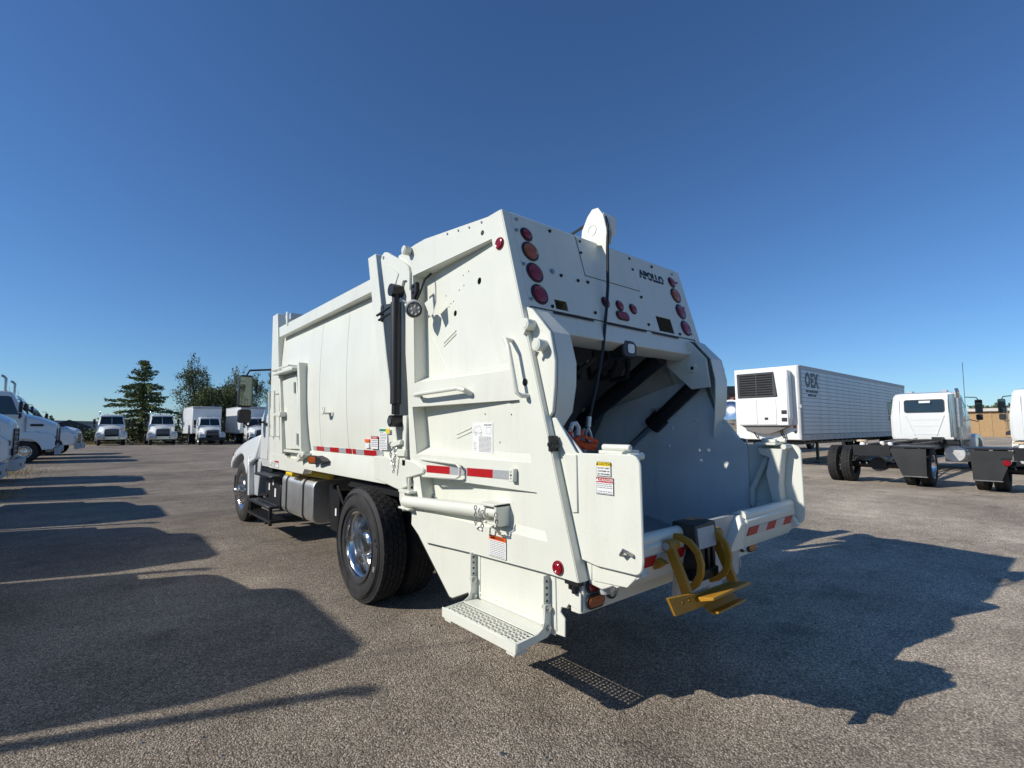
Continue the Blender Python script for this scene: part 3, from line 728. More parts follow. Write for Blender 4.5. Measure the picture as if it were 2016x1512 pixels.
# rear upper light panel (sloping) with real slots and hatch seam
def P3(x, z, off): 
    n = Vector((0, -1, KP)).normalized(); return Vector((x, yr(z), z)) + n*off
panel = MB()
def rear_plate(mb, pts, holes, off0, off1):
    fz = lambda o: (lambda u, v: yr(v) - o*1.0)
    return mb.prism(pts, fz(off0), fz(off1), 'y', holes=holes)
slots = [[(-.76, 2.392), (-.64, 2.392), (-.64, 2.462), (-.76, 2.462)], [(.455, 2.392), (.68, 2.392), (.68, 2.525), (.455, 2.525)]]
rear_plate(panel, [(-1.005, 2.375), (1.005, 2.375), (1.005, 3.06), (-1.005, 3.06)], slots, .004, .012)
lp = panel.build('light_panel', WHITE, T, bevel=.002)
# the panel's hatch: a second sheet, proud by a hair with a dark gap round it
b = MB(); rear_plate(b, [(-.362, 2.72), (.322, 2.72), (.322, 3.056), (-.362, 3.056)], [], .0125, .0135); b.build('hatch_gap', BLACK, lp)
b = MB(); rear_plate(b, [(-.357, 2.725), (.317, 2.725), (.317, 3.055), (-.357, 3.055)], [], .013, .0165); b.build('hatch', WHITE, lp, bevel=.001)
for x0, x1 in ((-.80, -.39), (-.27, .25), (.33, .72)):
    b = MB(); rear_plate(b, [(x0, 2.352), (x1, 2.352), (x1, 2.366), (x0, 2.366)], [], .012, .0145); b.build('seam_slot', BLACK, lp)
for x, z in [(-0.963, 3.01), (-0.985, 2.921), (-0.985, 2.67), (-0.985, 2.419), (-0.719, 2.672), (-0.635, 2.658), (-0.46, 2.655), (-0.351, 2.664), (-0.644, 3.01), (-0.324, 3.011), (-0.345, 2.908), (0.295, 3.011), (0.30, 2.911), (0.623, 3.009), (0.944, 3.005), (0.977, 2.923), (0.313, 2.663), (-0.354, 2.421), (0.307, 2.421), (0.964, 2.67), (0.758, 2.395), (0.957, 2.418), (-0.798, 2.398)]:
    b = MB(PMx(x, z, .012)); r_ = .016 if (x, z) == (-0.719, 2.672) else .010
    b.cyl((0,0,0), (0,0,.004), r_*1.3, 12).cyl((0,0,.004), (0,0,.012), r_, 6); b.build('bolt', STEEL if abs(x) > .9 or r_ > .012 else BLACK, lp)
for sx in (-1, 1):
    for z, r_, m in ((2.913, .042, RED), (2.783, .063, AMBER), (2.625, .063, RED), (2.468, .063, RED)):
        round_light(T, PMx(sx*.895, z, .010), r_, m, 'tail_light', .012)
for x in (-.195, -.025, .145): round_light(T, PMx(x, 2.531, .010), .036, RED, 'marker_light', .010)
oblong_light(T, PMx(-.023, 2.446, .010), .135, .055, RED, 'brake_light', .011)
# cut-out maker's name
me = text_bold('APOLLO', .105, .006, PMx(.575, 2.895, .0135), xs=.92)
multi('stencil_lettering', [(me, BLACK)], lp)
b = MB(); rear_plate(b, [(.395, 2.885), (.755, 2.885), (.755, 2.891), (.395, 2.891)], [], .0136, .0150); b.build('stencil_bridge', WHITE, lp)
# beam below the panel and gussets into the ears
b = MB().prism([(yr(2.375)-.004, 2.372), (yr(2.25)-.02, 2.22), (-2.20, 2.175), (-2.05, 2.20), (-2.05, 2.372)], -1.0, 1.0, 'x').build('hopper_lintel', WHITE, T, bevel=.006)
for s in (-1, 1):
    MB().prism([(-2.22, 2.19), (-2.05, 2.19), (-2.03, 1.98), (-2.20, 2.0)], s*1.0, lambda u, v: s*(.86+.14*(2.19-v)/.21), 'x').build('lintel_gusset', WHITE, T)
# ears (pivot cheeks)
for s in (-1, 1):
    ear = [(yr(2.36)-.038, 2.36), (-2.345, 2.335), (-2.50, 2.17), (-2.54, 1.99), (-2.535, 1.85), (-2.515, 1.69), (yr(1.66)-.038, 1.66)]
    e = MB().prism([(a+.025, c) for a, c in ear], s*1.045, s*1.020, 'x').build('pivot_cheek', WHITE, T, bevel=.004)
    # rear wrap plate
    sect = [(yr(2.36)-.02, 2.36), (-2.345, 2.335), (-2.50, 2.17), (-2.54, 1.99), (-2.535, 1.85), (-2.515, 1.69), (-2.44, 1.50)]
    wide = [.10, .12, .155, .165, .165, .15, .05]
    b = MB(); out_ = []; inn = []
    for (y, z), w_ in zip(sect, wide):
        y += .025; out_.append((s*1.0185, y-.0005, z)); inn.append((s*(1.02-w_), y+.004, z))
    b.grid([out_, inn]); b.grid([[(p[0], p[1]+.008, p[2]) for p in out_], [(p[0], p[1]+.008, p[2]) for p in inn]])
    b.grid([inn, [(p[0], p[1]+.008, p[2]) for p in inn]])
    b.build('cheek_wrap', WHITE, e, sharp=20)
    inner_c = [(-2.06, 2.37), (-2.30, 2.33), (-2.44, 2.17), (-2.47, 1.93), (-2.30, 1.92), (-2.06, 2.14)]
    MB().prism(inner_c, s*.86, s*.835, 'x').build('inner_cheek', WHITE, e, bevel=.004)
    for (y, z) in ((-2.325, 2.23), (-2.425, 2.09)):
        MB().cyl((s*1.04, y, z), (s*1.115, y, z), .037, 20).cyl((s*1.115, y, z), (s*1.118, y, z), .026, 16).build('pin_boss', WHITE, e, bevel=.004)
        MB().cyl((s*1.085, y+.015, z-.040), (s*1.085, y+.028, z-.062), .010, 8).build('grease_fitting', STEEL, e)
    for (y, z) in ((-2.20, 2.25), (-2.32, 2.10)):
        MB().lathe([(.018, 0), (.018, .022), (.036, .022), (.036, 0)], (s*.835, y, z), (-s, 0, 0), 20).build('pin_boss', WHITE, e)
        MB().cyl((s*.838, y, z), (s*.828, y, z), .017, 14).build('pin', SATIN, e)
# hopper side walls with the wings
wing = [(yr(1.655)-.042, 1.655), (-2.53, 1.655), (-2.685, 1.455), (-3.03, 1.46)] + arc(-3.05, 1.40, .06, 90, 180, 5) + [(-3.115, .95)] + arc(-3.06, .92, .05, 190, 262, 4) + [(-2.82, .865), (yr(.88)-.042, .88)]
for s in (-1, 1):
    w = MB().prism([(a+.03, c) for a, c in wing], s*1.03, s*1.012, 'x').build('hopper_wing', WHITE, T, bevel=.005)
    MB().prism([(-2.57, 1.445), (-2.665, 1.445), (-2.67, 1.13), (-2.63, 1.125)], s*1.040, s*1.028, 'x').build('doubler', WHITE, w, bevel=.003)
    MB().tube([(s*1.03, -2.975, .955), (s*1.06, -2.975, .965), (s*1.065, -2.995, .99), (s*1.06, -3.02, .98), (s*1.03, -3.025, .965)], .009, 8).build('eye_bolt', STEEL, w)
    # container latch on the inside face
    MB().tube([(s*.97, -2.86, 1.38), (s*.97, -2.72, 1.10), (s*.97, -2.72, .97)], .025, 10).build('guide_pipe', WHITE, w)
    MB().prism([(-2.80, 1.435), (-2.99, 1.43), (-2.97, 1.30), (-2.955, 1.15), (-2.97, .97), (-2.91, .97), (-2.88, 1.12), (-2.86, 1.24), (-2.89, 1.36), (-2.82, 1.38)], s*1.005, s*.90, 'x').build('latch_arm', WHITE, w, bevel=.006)
    MB().box(s*1.01, s*.86, -2.96, -2.80, 1.455, 1.475).cyl((s*.98, -2.81, 1.49), (s*.98, -2.99, 1.49), .018, 10).box(s*.95, s*.91, -2.94, -2.85, 1.475, 1.50).build('latch_bracket', WHITE, w, bevel=.004)
    MB().cyl((s*1.01, -2.94, .955), (s*.86, -2.94, .955), .035, 16).build('pivot_pin', WHITE, w)
    MB().cyl((s*1.01, -3.0, 1.445), (s*.90, -3.0, 1.445), .020, 10).build('stop_pin', WHITE, w)
    MB().prism([(-2.3, 2.05), (yr(1.66), 1.66), (-2.69, 1.44), (-2.69, .69), (-1.0, .69), (-.95, 1.5), (-1.2, 1.75)], lambda u, v: s*wallx(u), lambda u, v: s*(wallx(u)-.010), 'x').build('hopper_wall', INNER, T)
    # hook loop on the wall edge
    if s > 0: MB().tube([(s*1.0, -2.58, 1.42), (s*1.0, -2.64, 1.50), (s*1.0, -2.68, 1.49), (s*1.0, -2.68, 1.45), (s*1.0, -2.62, 1.39)], .008, 6).build('wire_hook', STEEL, T)
# hopper trough
rows = []
for x in (-.99, .99):
    rows.append([(x, y, z) for y, z in ((-2.93, 1.02), (-2.86, .93), (-2.70, .82), (-2.5, .745), (-2.25, .71), (-1.95, .72), (-1.65, .78), (-1.4, .88), (-1.2, 1.0), (-1.0, 1.10))])
hp = MB(); hp.grid(rows); hp.grid([[(p[0], p[1]+.006, p[2]-.012) for p in r] for r in rows]); trough = hp.build('hopper_trough', TROUGH, T, fix=False)
# packer: carriage plate, blade with worn edge, cylinders
pk = MB().prism([(-1.66, 2.40), (-1.60, 2.40), (-1.06, 1.50), (-1.12, 1.47)], -.92, .92, 'x').build('packer_panel', mat('shade_darkened_panel', (.09, .092, .095), .5, var=.3, dirt=(.05, .045, .04), streak=.5), T)  # panel coloured dark to stand in for the shade deep in the hopper
MB().prism([(-1.12, 1.55), (-1.05, 1.55), (-1.01, 1.12), (-1.11, 1.10), (-1.17, 1.25)], -.90, .90, 'x').build('packer_blade', RUST, T, bevel=.01)
b = MB()
for z in (1.22, 1.34, 1.46): b.box(-.9, .9, -1.185, -1.13, z, z+.03)
b.build('blade_rib', RUST, T)
for s in (-1, 1):
    for (x, a, c, r_) in ((.62, (-2.14, 2.20), (-1.22, 1.64), .075), (.925, (-2.36, 2.03), (-1.86, 1.63), .062)):
        d = Vector((0, c[0]-a[0], c[1]-a[1])).normalized(); p0 = Vector((s*x, *a)); p1 = Vector((s*x, *c))
        cc = MB().cyl(p0, p1, r_, 18).build('packer_cylinder', BLACK, T)
        MB().cyl(p1-d*.10, p1+d*.03, r_+.022, 18).build('gland', SATIN, cc)
        MB().cyl(p1, p1+d*.35, .032, 12).build('rod', CHROME, cc)
        MB().box(s*x-.02, s*x+.02, p1.y-.05, p1.y+.02, p1.z+.07, p1.z+.14).build('port_block', GALV, cc)
    MB().prism([(-1.30, 1.80), (-1.12, 1.78), (-1.02, 1.2), (-1.30, 1.2)] , s*.60, s*.57, 'x').build('blade_bracket', INNER, T)
b = MB(); rr = random.Random(4)
for i in range(4):
    x = -.15+.14*i; b.tube([(x, -2.05, 2.25), (x-.05, -2.10, 2.12), (x-.12+.06*i, -2.0, 2.02), (x+.05, -1.85, 2.0), (x+.15, -1.75, 2.1)], .02, 8)
b.build('hydraulic_hose', BLACK, T)
cmb = MB().prism(rrect(-.11, .07, 2.12, 2.25, .05, 4), -2.30, -2.16, 'y').build('rear_camera', BLACK, T, bevel=.01)
MB().prism(rrect(-.05, .03, 2.155, 2.225, .02, 3), -2.304, -2.30, 'y').build('lens_window', STICK, cmb)
# rivets on the inner right wall
for y, z in ((-2.02, 1.58), (-1.98, 1.42), (-2.25, 1.66)):
    for s in (-1, 1): MB().lathe([(.001, .012), (.012, .009), (.018, 0), (.001, 0)], (s*(wallx(y)-.010), y, z), (-s, 0, 0), 12).build('rivet', INNER, T)

# ---- sill, bumper, lights ------------------------------------------------------
for (x0, x1) in ((-1.0, -.455), (.20, .99)):
    sl = MB().prism([(-2.93, 1.03), (-2.99, 1.02), (-3.03, .985), (-3.005, .84), (-2.97, .79), (-2.80, .79), (-2.86, .95)], x0, x1, 'x').build('hopper_sill', WHITE, T, bevel=.006)
    MB().cyl((x0, -2.985, 1.01), (x1, -2.985, 1.01), .036, 20).build('sill_tube', WHITE, sl)
    n_ = 0; x = x0+.01
    while x < x1-.02:
        e = min(x+.14, x1-.005)
        M_ = frameM((0, -3.0195, .91), (1, 0, 0), (0, -.024, .145), (0, -.986, -.163))
        MB(M_).prism([(x, -.027), (e, -.027), (min(e+.025, x1), .027), (x+.025, .027)], .0, .0035, 'z').build('reflective_tape', TAPER if n_ % 2 == 0 else TAPES, sl); x = e; n_ += 1
MB().prism([(-2.99, 1.02), (-3.02, .97), (-2.99, .80), (-2.90, .80), (-2.90, 1.0)], lambda u, v: .02+.15*(v-.8)/.22, .21, 'x').build('sill_gusset', WHITE, T, bevel=.004)
MB().prism([(-2.93, 1.02), (-2.96, 1.02), (-2.93, .62), (-2.90, .62)], -.50, .25, 'x').build('sill_back_plate', GALV, T)
for s in (-1, 1):
    MB().prism([(-2.96, 1.03), (-3.06, .86), (-2.90, .77), (-2.75, .80), (-2.75, 1.0)], s*1.001, s*.955, 'x').build('sill_end', WHITE, T, bevel=.005)
bp = MB().prism([(-2.69, .78), (-2.70, .60), (-2.66, .585), (-2.60, .585), (-2.60, .78)], -1.03, 1.03, 'x').build('bumper', WHITE, T, bevel=.005)
MB().prism([(-2.72, .88), (-2.88, .78), (-2.80, .74), (-2.66, .76)], -1.0, 1.0, 'x').build('under_sill', WHITE, T, bevel=.005)
RB = lambda x, z: frameM((x, -2.703, z), (1, 0, 0), (0, .05, 1), (0, -1, .05))
for s in (-1, 1):
    oblong_light(T, RB(s*.945, .735), .125, .052, RED, 'tail_light', .012)
    oblong_light(T, RB(s*.945, .650), .125, .052, AMBER, 'turn_light', .012)
    round_light(T, RB(s*.80, .685), .042, CLEAR, 'reverse_light', .013)
MB().box(-1.005, -.925, -2.735, -2.70, .775, .865).build('light_shield', WHITE, T, bevel=.003)
MB().prism([(-2.75, .862), (-3.03, .858), (-2.97, .79), (-2.75, .775)], -1.0065, -.90, 'x').build('wing_foot', WHITE, T, bevel=.004)
MB().cyl((-.93, -2.76, .70), (-.93, -2.76, .80), .03, 12).build('flange_pin', GALV, T)
b = MB().box(-1.075, -1.03, -2.70, -2.60, .745, .765).cyl((-1.05, -2.655, .75), (-1.05, -2.655, .70), .02, 12).cyl((-1.05, -2.62, .75), (-1.05, -2.62, .715), .012, 8); b.build('license_lamp', BLACK, T)
MB().box(.35, .55, -2.66, -2.63, .42, .60).build('tow_plate', GALV, T, bevel=.004)
# stickers on the left wing
sticker(T, LM(-2.855, 1.378, -1.033), .095, .075, PYEL, .022, '\u25B2CAUTION', ('DO NOT CARRY', 'CONTAINER ON', 'LIFT MECHANISM'), tsize=.018, lsize=.0105)
sticker(T, LM(-2.860, 1.290, -1.033), .115, .088, PRED, .026, '\u25B2DANGER', tcol=STICK, tsize=.0235, filler=6, seed=21)
# small black latch on the rear edge
lt = MB().box(-1.095, -1.04, -2.53, -2.50, 1.46, 1.55).box(-1.10, -1.05, -2.55, -2.52, 1.48, 1.50).cyl((-1.095, -2.515, 1.50), (-1.105, -2.515, 1.50), .015, 10).build('rubber_latch', BLACK, T, bevel=.003)

# ---- cart lifter ---------------------------------------------------------------
lf = MB().prism([(-2.95, 1.065), (-3.09, 1.06), (-3.10, .93), (-2.95, .93)], -.56, -.33, 'x').build('lifter_motor', mat('lifter_actuator_black', (0.03, 0.031, 0.026), 0.5, var=0.3), T, bevel=.006)
MB().prism([(-3.095, 1.04), (-3.105, .93), (-3.10, .93), (-3.09, 1.04)], -.54, -.36, 'x').build('motor_cover', GALV, lf)
for i in range(4): MB().box(-.545+.058*i, -.52+.058*i, -3.09, -3.0, .80, .93).build('motor_fin', SATIN, lf)
MB().box(-.56, -.33, -3.10, -2.98, .755, .81).build('motor_base', SATIN, lf, bevel=.005)
MB().cyl((-.60, -3.03, .78), (-.30, -3.03, .78), .03, 12).build('lifter_shaft', SATIN, lf)
def band(pts, w):
    """Curved flat bar: centre line pts (y,z) with width w."""
    L_, R_ = [], []
    for i, p in enumerate(pts):
        a = Vector(pts[max(0, i-1)]); c = Vector(pts[min(len(pts)-1, i+1)]); d = (c-a).normalized(); n = Vector((-d.y, d.x))*w/2
        L_.append((p[0]+n.x, p[1]+n.y)); R_.append((p[0]-n.x, p[1]-n.y))
    return L_+R_[::-1]
bow = [(-2.99, 1.0), (-3.05, 1.005), (-3.11, .985), (-3.155, .94), (-3.17, .885), (-3.165, .83), (-3.14, .78), (-3.10, .745), (-3.05, .725)]
for x0 in (-.66, -.36): MB().prism(band(bow, .034), x0, x0+.028, 'x').build('lifter_bow', YELLOW, T, bevel=.004)
for x0 in (-.765, -.30):
    MB().prism(band([(-3.05, .985), (-3.085, .90), (-3.125, .81), (-3.165, .70)], .052), x0, x0+.032, 'x').build('lifter_arm', YELLOW, T, bevel=.004)
    MB().cyl((x0-.010, -3.05, .975), (x0+.08, -3.05, .975), .030, 16).build('lifter_pivot', YELLOW, T, bevel=.003)
    MB().cyl((x0-.018, -3.05, .975), (x0-.010, -3.05, .975), .020, 12).build('pivot_bolt', GALV, T)
MB().prism([(-2.98, .93), (-3.08, .90), (-3.02, .86), (-2.98, .87)], -.84, -.79, 'x').build('lifter_stop', YELLOW, T, bevel=.003)
sd = MB().prism([(-.985, .79), (-.80, .77), (-.72, .755), (-.33, .745), (-.33, .70), (-.70, .685), (-.925, .695)], -3.19, -3.175, 'y', holes=[circ(-.86, .745, .010, 10), circ(-.80, .742, .010, 10), circ(-.74, .738, .010, 10)])
saddle = sd.build('lifter_saddle', YELLOW, T, bevel=.003)
MB().prism([(-3.175, .74), (-3.28, .765), (-3.285, .75), (-3.175, .715)], -.74, -.34, 'x').build('saddle_lip', YELLOW, saddle, bevel=.003)
MB().prism([(-3.18, .70), (-3.22, .665), (-3.26, .672), (-3.265, .662), (-3.22, .65), (-3.17, .685)], -.66, -.36, 'x').build('saddle_hook', YELLOW, saddle, bevel=.003)

# ---- work light on the tailgate -------------------------------------------------
wo = Vector((-1.155, -1.03, 2.56)); wd = Vector((-.35, -.80, -.48)).normalized()
wl_ = MB().lathe([(.02, -.075), (.045, -.07), (.066, -.035), (.070, .01), (.072, .03), (.062, .034), (.060, .022), (.001, .022), (.001, -.075)], wo, wd, 28).build('work_light', GALV, T)
MB().lathe([(.060, .022), (.060, .034), (.054, .037), (.052, .024)], wo, wd, 28).build('bezel', BLACK, wl_)
u = wd.orthogonal().normalized(); v_ = wd.cross(u)
b = MB().lathe([(.054, .022), (.052, .025), (.001, .025), (.001, .022)], wo, wd, 24); b.build('reflector', GALV, wl_)
for k in range(6):
    c = wo + wd*.025 + (u*math.cos(k*math.pi/3)+v_*math.sin(k*math.pi/3))*(.033)
    MB().lathe([(.015, 0), (.013, .006), (.001, .009), (.001, 0)], c, wd, 14).build('lamp_lens', CLEAR, wl_)
MB().tube([wo-wd*.05, wo-wd*.09+Vector((.03, 0, .02)), Vector((-1.09, -.95, 2.63))], .014, 8).build('bracket', BLACK, wl_)
MB().prism([(-1.10, 2.60), (-1.22, 2.63), (-1.24, 2.50), (-1.19, 2.47)], -1.10, -1.094, 'x').build('bracket', WHITE, wl_)
MB().prism([(-.90, 2.79), (-.99, 2.80), (-1.0, 2.72), (-.95, 2.65), (-.91, 2.66)], -1.12, -1.085, 'x').cyl((-1.12, -.945, 2.77), (-1.13, -.945, 2.77), .014, 10).cyl((-1.12, -.945, 2.72), (-1.13, -.945, 2.72), .014, 10).build('light_mount', BLACK, T, bevel=.004)
MB().tube([(-1.0, -1.03, 2.88), (-1.06, -1.03, 2.82), (-1.09, -1.02, 2.72), (-1.10, -.95, 2.63), (-1.10, -.86, 2.63), (-1.12, -.78, 2.68)], .009, 6).build('wiring', BLACK, T)
def chain(pts, r=.006, L=.026, name='chain'):
    b = MB(); pts = [Vector(p) for p in pts]; k = 0
    for a, c in zip(pts, pts[1:]):
        n = max(1, int((c-a).length/(L*.75))); d = (c-a).normalized()
        s1 = d.orthogonal().normalized(); s2 = d.cross(s1)
        for i in range(n):
            m_ = a+(c-a)*(i+.5)/n; w_ = s1 if k % 2 else s2; k += 1
            b.tube([m_ + d*math.cos(t)*L*.55 + w_*math.sin(t)*L*.33 for t in [2*math.pi*j/8 for j in range(8)]], r*.55, 5, closed=True)
    return b.build(name, STEEL, T)
chain([(-1.17, -1.90, 1.09), (-1.17, -1.905, .96), (-1.16, -1.96, .94), (-1.17, -1.97, 1.07)]); chain([(-1.17, -2.11, 1.07), (-1.16, -2.115, .97), (-1.09, -2.06, .92)])
chain([(-1.11, -.67, 1.44), (-1.13, -.70, 1.36), (-1.13, -.67, 1.22)]); chain([(-1.12, -.58, 1.46), (-1.12, -.60, 1.34), (-1.12, -.64, 1.28)])
MB().tube([(-1.12, -.60+.035*math.cos(t), 1.44+.035*math.sin(t)) for t in [2*math.pi*j/14 for j in range(14)]], .005, 6, closed=True).build('key_ring', STEEL, T)
MB().tube([(-1.09, -.30, 2.66), (-1.16, -.36, 2.62), (-1.16, -.52, 2.64), (-1.14, -.62, 2.67)], .011, 8).tube([(-1.09, -.30, 2.60), (-1.16, -.40, 2.57), (-1.14, -.62, 2.61)], .011, 8).build('hydraulic_line', BLACK, T)
MB().prism(rrect(-.335, -.275, 2.58, 2.74, .028, 4), -1.089, -1.083, 'x').build('slot', BLACK, T)

# ---- rear step -------------------------------------------------------------------
for y in (-1.745, -2.455):
    pl_ = MB().box(-1.10, -1.045, y-.004, y+.004, .43, .755).box(-1.05, -1.045, y-.045, y+.004, .43, .755).build('step_hanger', WHITE, T, bevel=.002)
    for i in range(8): MB().cyl((-1.075, y-.0055, .47+.036*i), (-1.075, y-.0045, .47+.036*i), .008, 10).build('hanger_hole', BLACK if i > 3 else STEEL, pl_)
    sd_ = [(-1.31, .395), (-1.31, .445), (-1.16, .455), (-1.12, .475), (-1.105, .51), (-1.10, .60), (-1.05, .60), (-1.05, .44), (-1.08, .42)]
    MB().prism(sd_, y-.014, y-.007, 'y').build('step_side', WHITE, T, bevel=.002)
    for z in (.47, .575):
        MB().cyl((-1.075, y-.03, z), (-1.075, y+.03, z), .010, 8).cyl((-1.075, y-.026, z), (-1.075, y-.016, z), .016, 6).build('bolt', STEEL, T)
y0, y1 = -2.455, -1.745
hol = []
for r_ in range(4):
    for k in range(23):
        hol.append(circ(-1.285+.03*r_+.006*(k % 2), y0+.025+.0295*k, .0112, 6))
tr_ = MB().prism([(-1.31, y0), (-1.165, y0), (-1.165, y1), (-1.31, y1)], .4405, .4425, 'z', holes=hol).build('step_tread', WHITE, T)
b = MB()
for r_ in range(4):
    for k in range(23):
        cx = -1.285+.03*r_+.006*(k % 2); cyy = y0+.025+.0295*k
        b.tube([(cx+.0135*math.cos(t), cyy+.0135*math.sin(t), .4425+.006*max(0, math.sin(t))) for t in [2*math.pi*j/10 for j in range(10)]], .0022, 4, closed=True)
b.build('grip_teeth', WHITE, tr_, kind='stuff')
MB().box(-1.316, -1.309, y0-.01, y1+.01, .385, .447).build('step_nosing', WHITE, tr_, bevel=.003)
MB().box(-1.165, -1.06, y0, y1, .446, .452).build('step_shelf', WHITE, tr_, bevel=.002)
for y in (-2.42, -1.80): MB().box(-1.30, -1.20, y-.02, y+.05, .366, .374).box(-1.303, -1.297, y-.02, y+.05, .366, .39).build('step_foot', WHITE, tr_)
for dz in (.46, .49): MB().tube([(-1.046, -1.75, dz), (-1.046, -2.42, dz)], .006, 6).build('weld_seam', WHITE, T)
MB().tube([(-1.047, -2.50, .745), (-1.047, -2.505, .46)], .006, 6).build('weld_seam', WHITE, T)

# ---- winch sheave and cable -------------------------------------------------------
sh = MB().prism([(-2.02, 3.05), (-1.90, 3.08), (-1.92, 3.20), (-1.98, 3.30), (-2.03, 3.345), (-2.09, 3.34), (-2.14, 3.27), (-2.17, 3.15), (-2.18, 3.0), (-2.16, 2.93), (-2.12, 3.02)], -.115, -.10, 'x').build('winch_sheave', WHITE, T, bevel=.003)
MB().prism([(-2.02, 3.05), (-1.94, 3.08), (-1.97, 3.25), (-2.03, 3.32), (-2.09, 3.32), (-2.14, 3.25), (-2.16, 3.12), (-2.14, 3.05)], -.03, -.015, 'x').build('cheek_plate', WHITE, sh, bevel=.003)
MB().lathe([(.085, -.02), (.10, -.03), (.10, -.024), (.085, -.004), (.10, .024), (.10, .03), (.02, .03), (.02, -.03)], (-.065, -2.055, 3.20), (1, 0, 0), 24).build('pulley', WHITE, sh)
MB().box(-.12, -.01, -2.03, -1.90, 3.06, 3.085).build('sheave_base', WHITE, sh, bevel=.003)
MB().box(-.10, .06, -2.135, -2.125, 3.14, 3.29).build('sheave_guard', WHITE, sh, bevel=.003)
MB().lathe([(.035, -.002), (.042, .004), (.046, -.002)], (-.116, -2.03, 3.17), (-1, 0, 0), 18).build('pin_boss', WHITE, sh)
MB().tube([(-.07, -.9, 3.13), (-.07, -1.6, 3.2), (-.07, -1.97, 3.27), (-.07, -2.06, 3.296), (-.07, -2.13, 3.26), (-.085, -2.165, 3.18), (-.13, -2.19, 2.98), (-.19, -2.235, 2.66), (-.24, -2.26, 2.49), (-.34, -2.30, 2.16), (-.40, -2.30, 1.95), (-.51, -2.30, 1.63)], .012, 8).build('winch_cable', BLACK, T)
MB().cyl((-.505, -2.30, 1.67), (-.515, -2.30, 1.60), .02, 10).tube([(-.515, -2.30, 1.60), (-.555, -2.31, 1.55), (-.56, -2.32, 1.515), (-.525, -2.32, 1.50), (-.49, -2.31, 1.52), (-.495, -2.30, 1.56), (-.515, -2.30, 1.60)], .010, 8).build('cable_thimble', STEEL, T)
# orange hook and sling hanging at the end of the cable
HK = thing('winch_hook', 'orange winch hook with folded orange strap hanging at the cable end in the hopper', 'hook', (-.60, -2.33, 1.485))
MB().tube([(0, .01, .09), (-.03, .0, .05), (-.10, 0, .02), (-.13, 0, .05), (-.12, 0, .10)], .016, 8).build('hook_body', ORANGE, HK)
MB().tube([(-.11, 0, .04), (-.125, 0, .09), (-.105, 0, .135), (-.07, 0, .14), (-.045, 0, .11), (-.05, 0, .06)], .015, 8).build('safety_latch', STICK, HK)
rs = random.Random(31)
for k in range(6):
    o_ = [Vector((rs.uniform(-.012, .012), rs.uniform(-.02, .02), rs.uniform(-.014, .014))) for _ in range(8)]
    base = [(-.14, .0, .05), (-.11, -.03, .015), (-.04, -.045, -.012), (.04, -.045, -.022), (.10, -.02, -.02), (.115, .01, -.008), (.04, .03, .0), (-.07, .03, .025)]
    MB().tube([Vector(q)+e_ for q, e_ in zip(base, o_)], .009, 6, closed=True).build('strap_loop', ORANGE, HK)
b = MB()
for k in range(3): b.obox((-.02+.045*k, -.05, .045-.012*k), (.05, .012, .022), Matrix.Rotation(.5, 3, 'Y'))
b.build('strap_tail', ORANGE, HK, bevel=.004)

# ================================================================== conventional trucks (local +X = forward, +Y = left, front axle at x = 0)
_wheel_cache = {}
def far_wheel(parent, c, out, M=None, dual=False, chrome=True):
    """Wheel with tyre, rim and lugs; out = +1 / -1 along local Y."""
    key = (out, dual, chrome)
    if key not in _wheel_cache:
        ax = Vector((0, out, 0))
        tm = MB().lathe(tyre_profile(.28), (0,0,0), ax, 32).mesh('wheel', RUBBER)
        b = MB(); tread(b, (0,0,0), ax, .28, .522, 3, 36); td = b.mesh('tread', RUBBERB, fix=False)
        if dual: prf = [(.288, .115), (.304, .123), (.309, .116), (.285, .098), (.262, .0), (.25, -.06), (.14, -.066), (.11, -.02), (.10, .04), (.001, .05), (.001, -.08), (.27, -.06)]
        else: prf = [(.288, .1), (.304, .112), (.309, .104), (.27, .05), (.24, .09), (.20, .118), (.14, .11), (.09, .12), (.085, .20), (.001, .21), (.001, .05), (.25, .03)]
        rm = MB().lathe(prf, (0,0,0), ax, 28).mesh('rim', CHROME if chrome else STICK)
        b = MB()
        for i in range(10):
            t = 2*math.pi*i/10; p = Vector((math.cos(t), 0, math.sin(t)))*.222
            y0 = -.062 if dual else .10
            b.cyl(p+ax*y0, p+ax*(y0+.006), .028, 8)
        hh = b.mesh('hand_hole', BLACK)
        _wheel_cache[key] = (tm, td, rm, hh)
    tm, td, rm, hh = _wheel_cache[key]
    w = bpy.data.objects.new('wheel', tm); COL.objects.link(w); w.parent = parent; w.location = c
    for nm, me in (('tread', td), ('rim', rm), ('hand_hole', hh)):
        o = bpy.data.objects.new(nm, me); COL.objects.link(o); o.parent = w
        if nm == 'tread': o['kind'] = 'stuff'
    return w
def hood_section(x, w, zt, zb, crown=.05):
    return [(x, -w, zb), (x, -w, zt-.26), (x, -w*.97, zt-.14), (x, -w*.88, zt-.06), (x, -w*.68, zt-.018), (x, -w*.34, zt+crown*.6), (x, 0, zt+crown),
            (x, w*.34, zt+crown*.6), (x, w*.68, zt-.018), (x, w*.88, zt-.06), (x, w*.97, zt-.14), (x, w, zt-.26), (x, w, zb)]
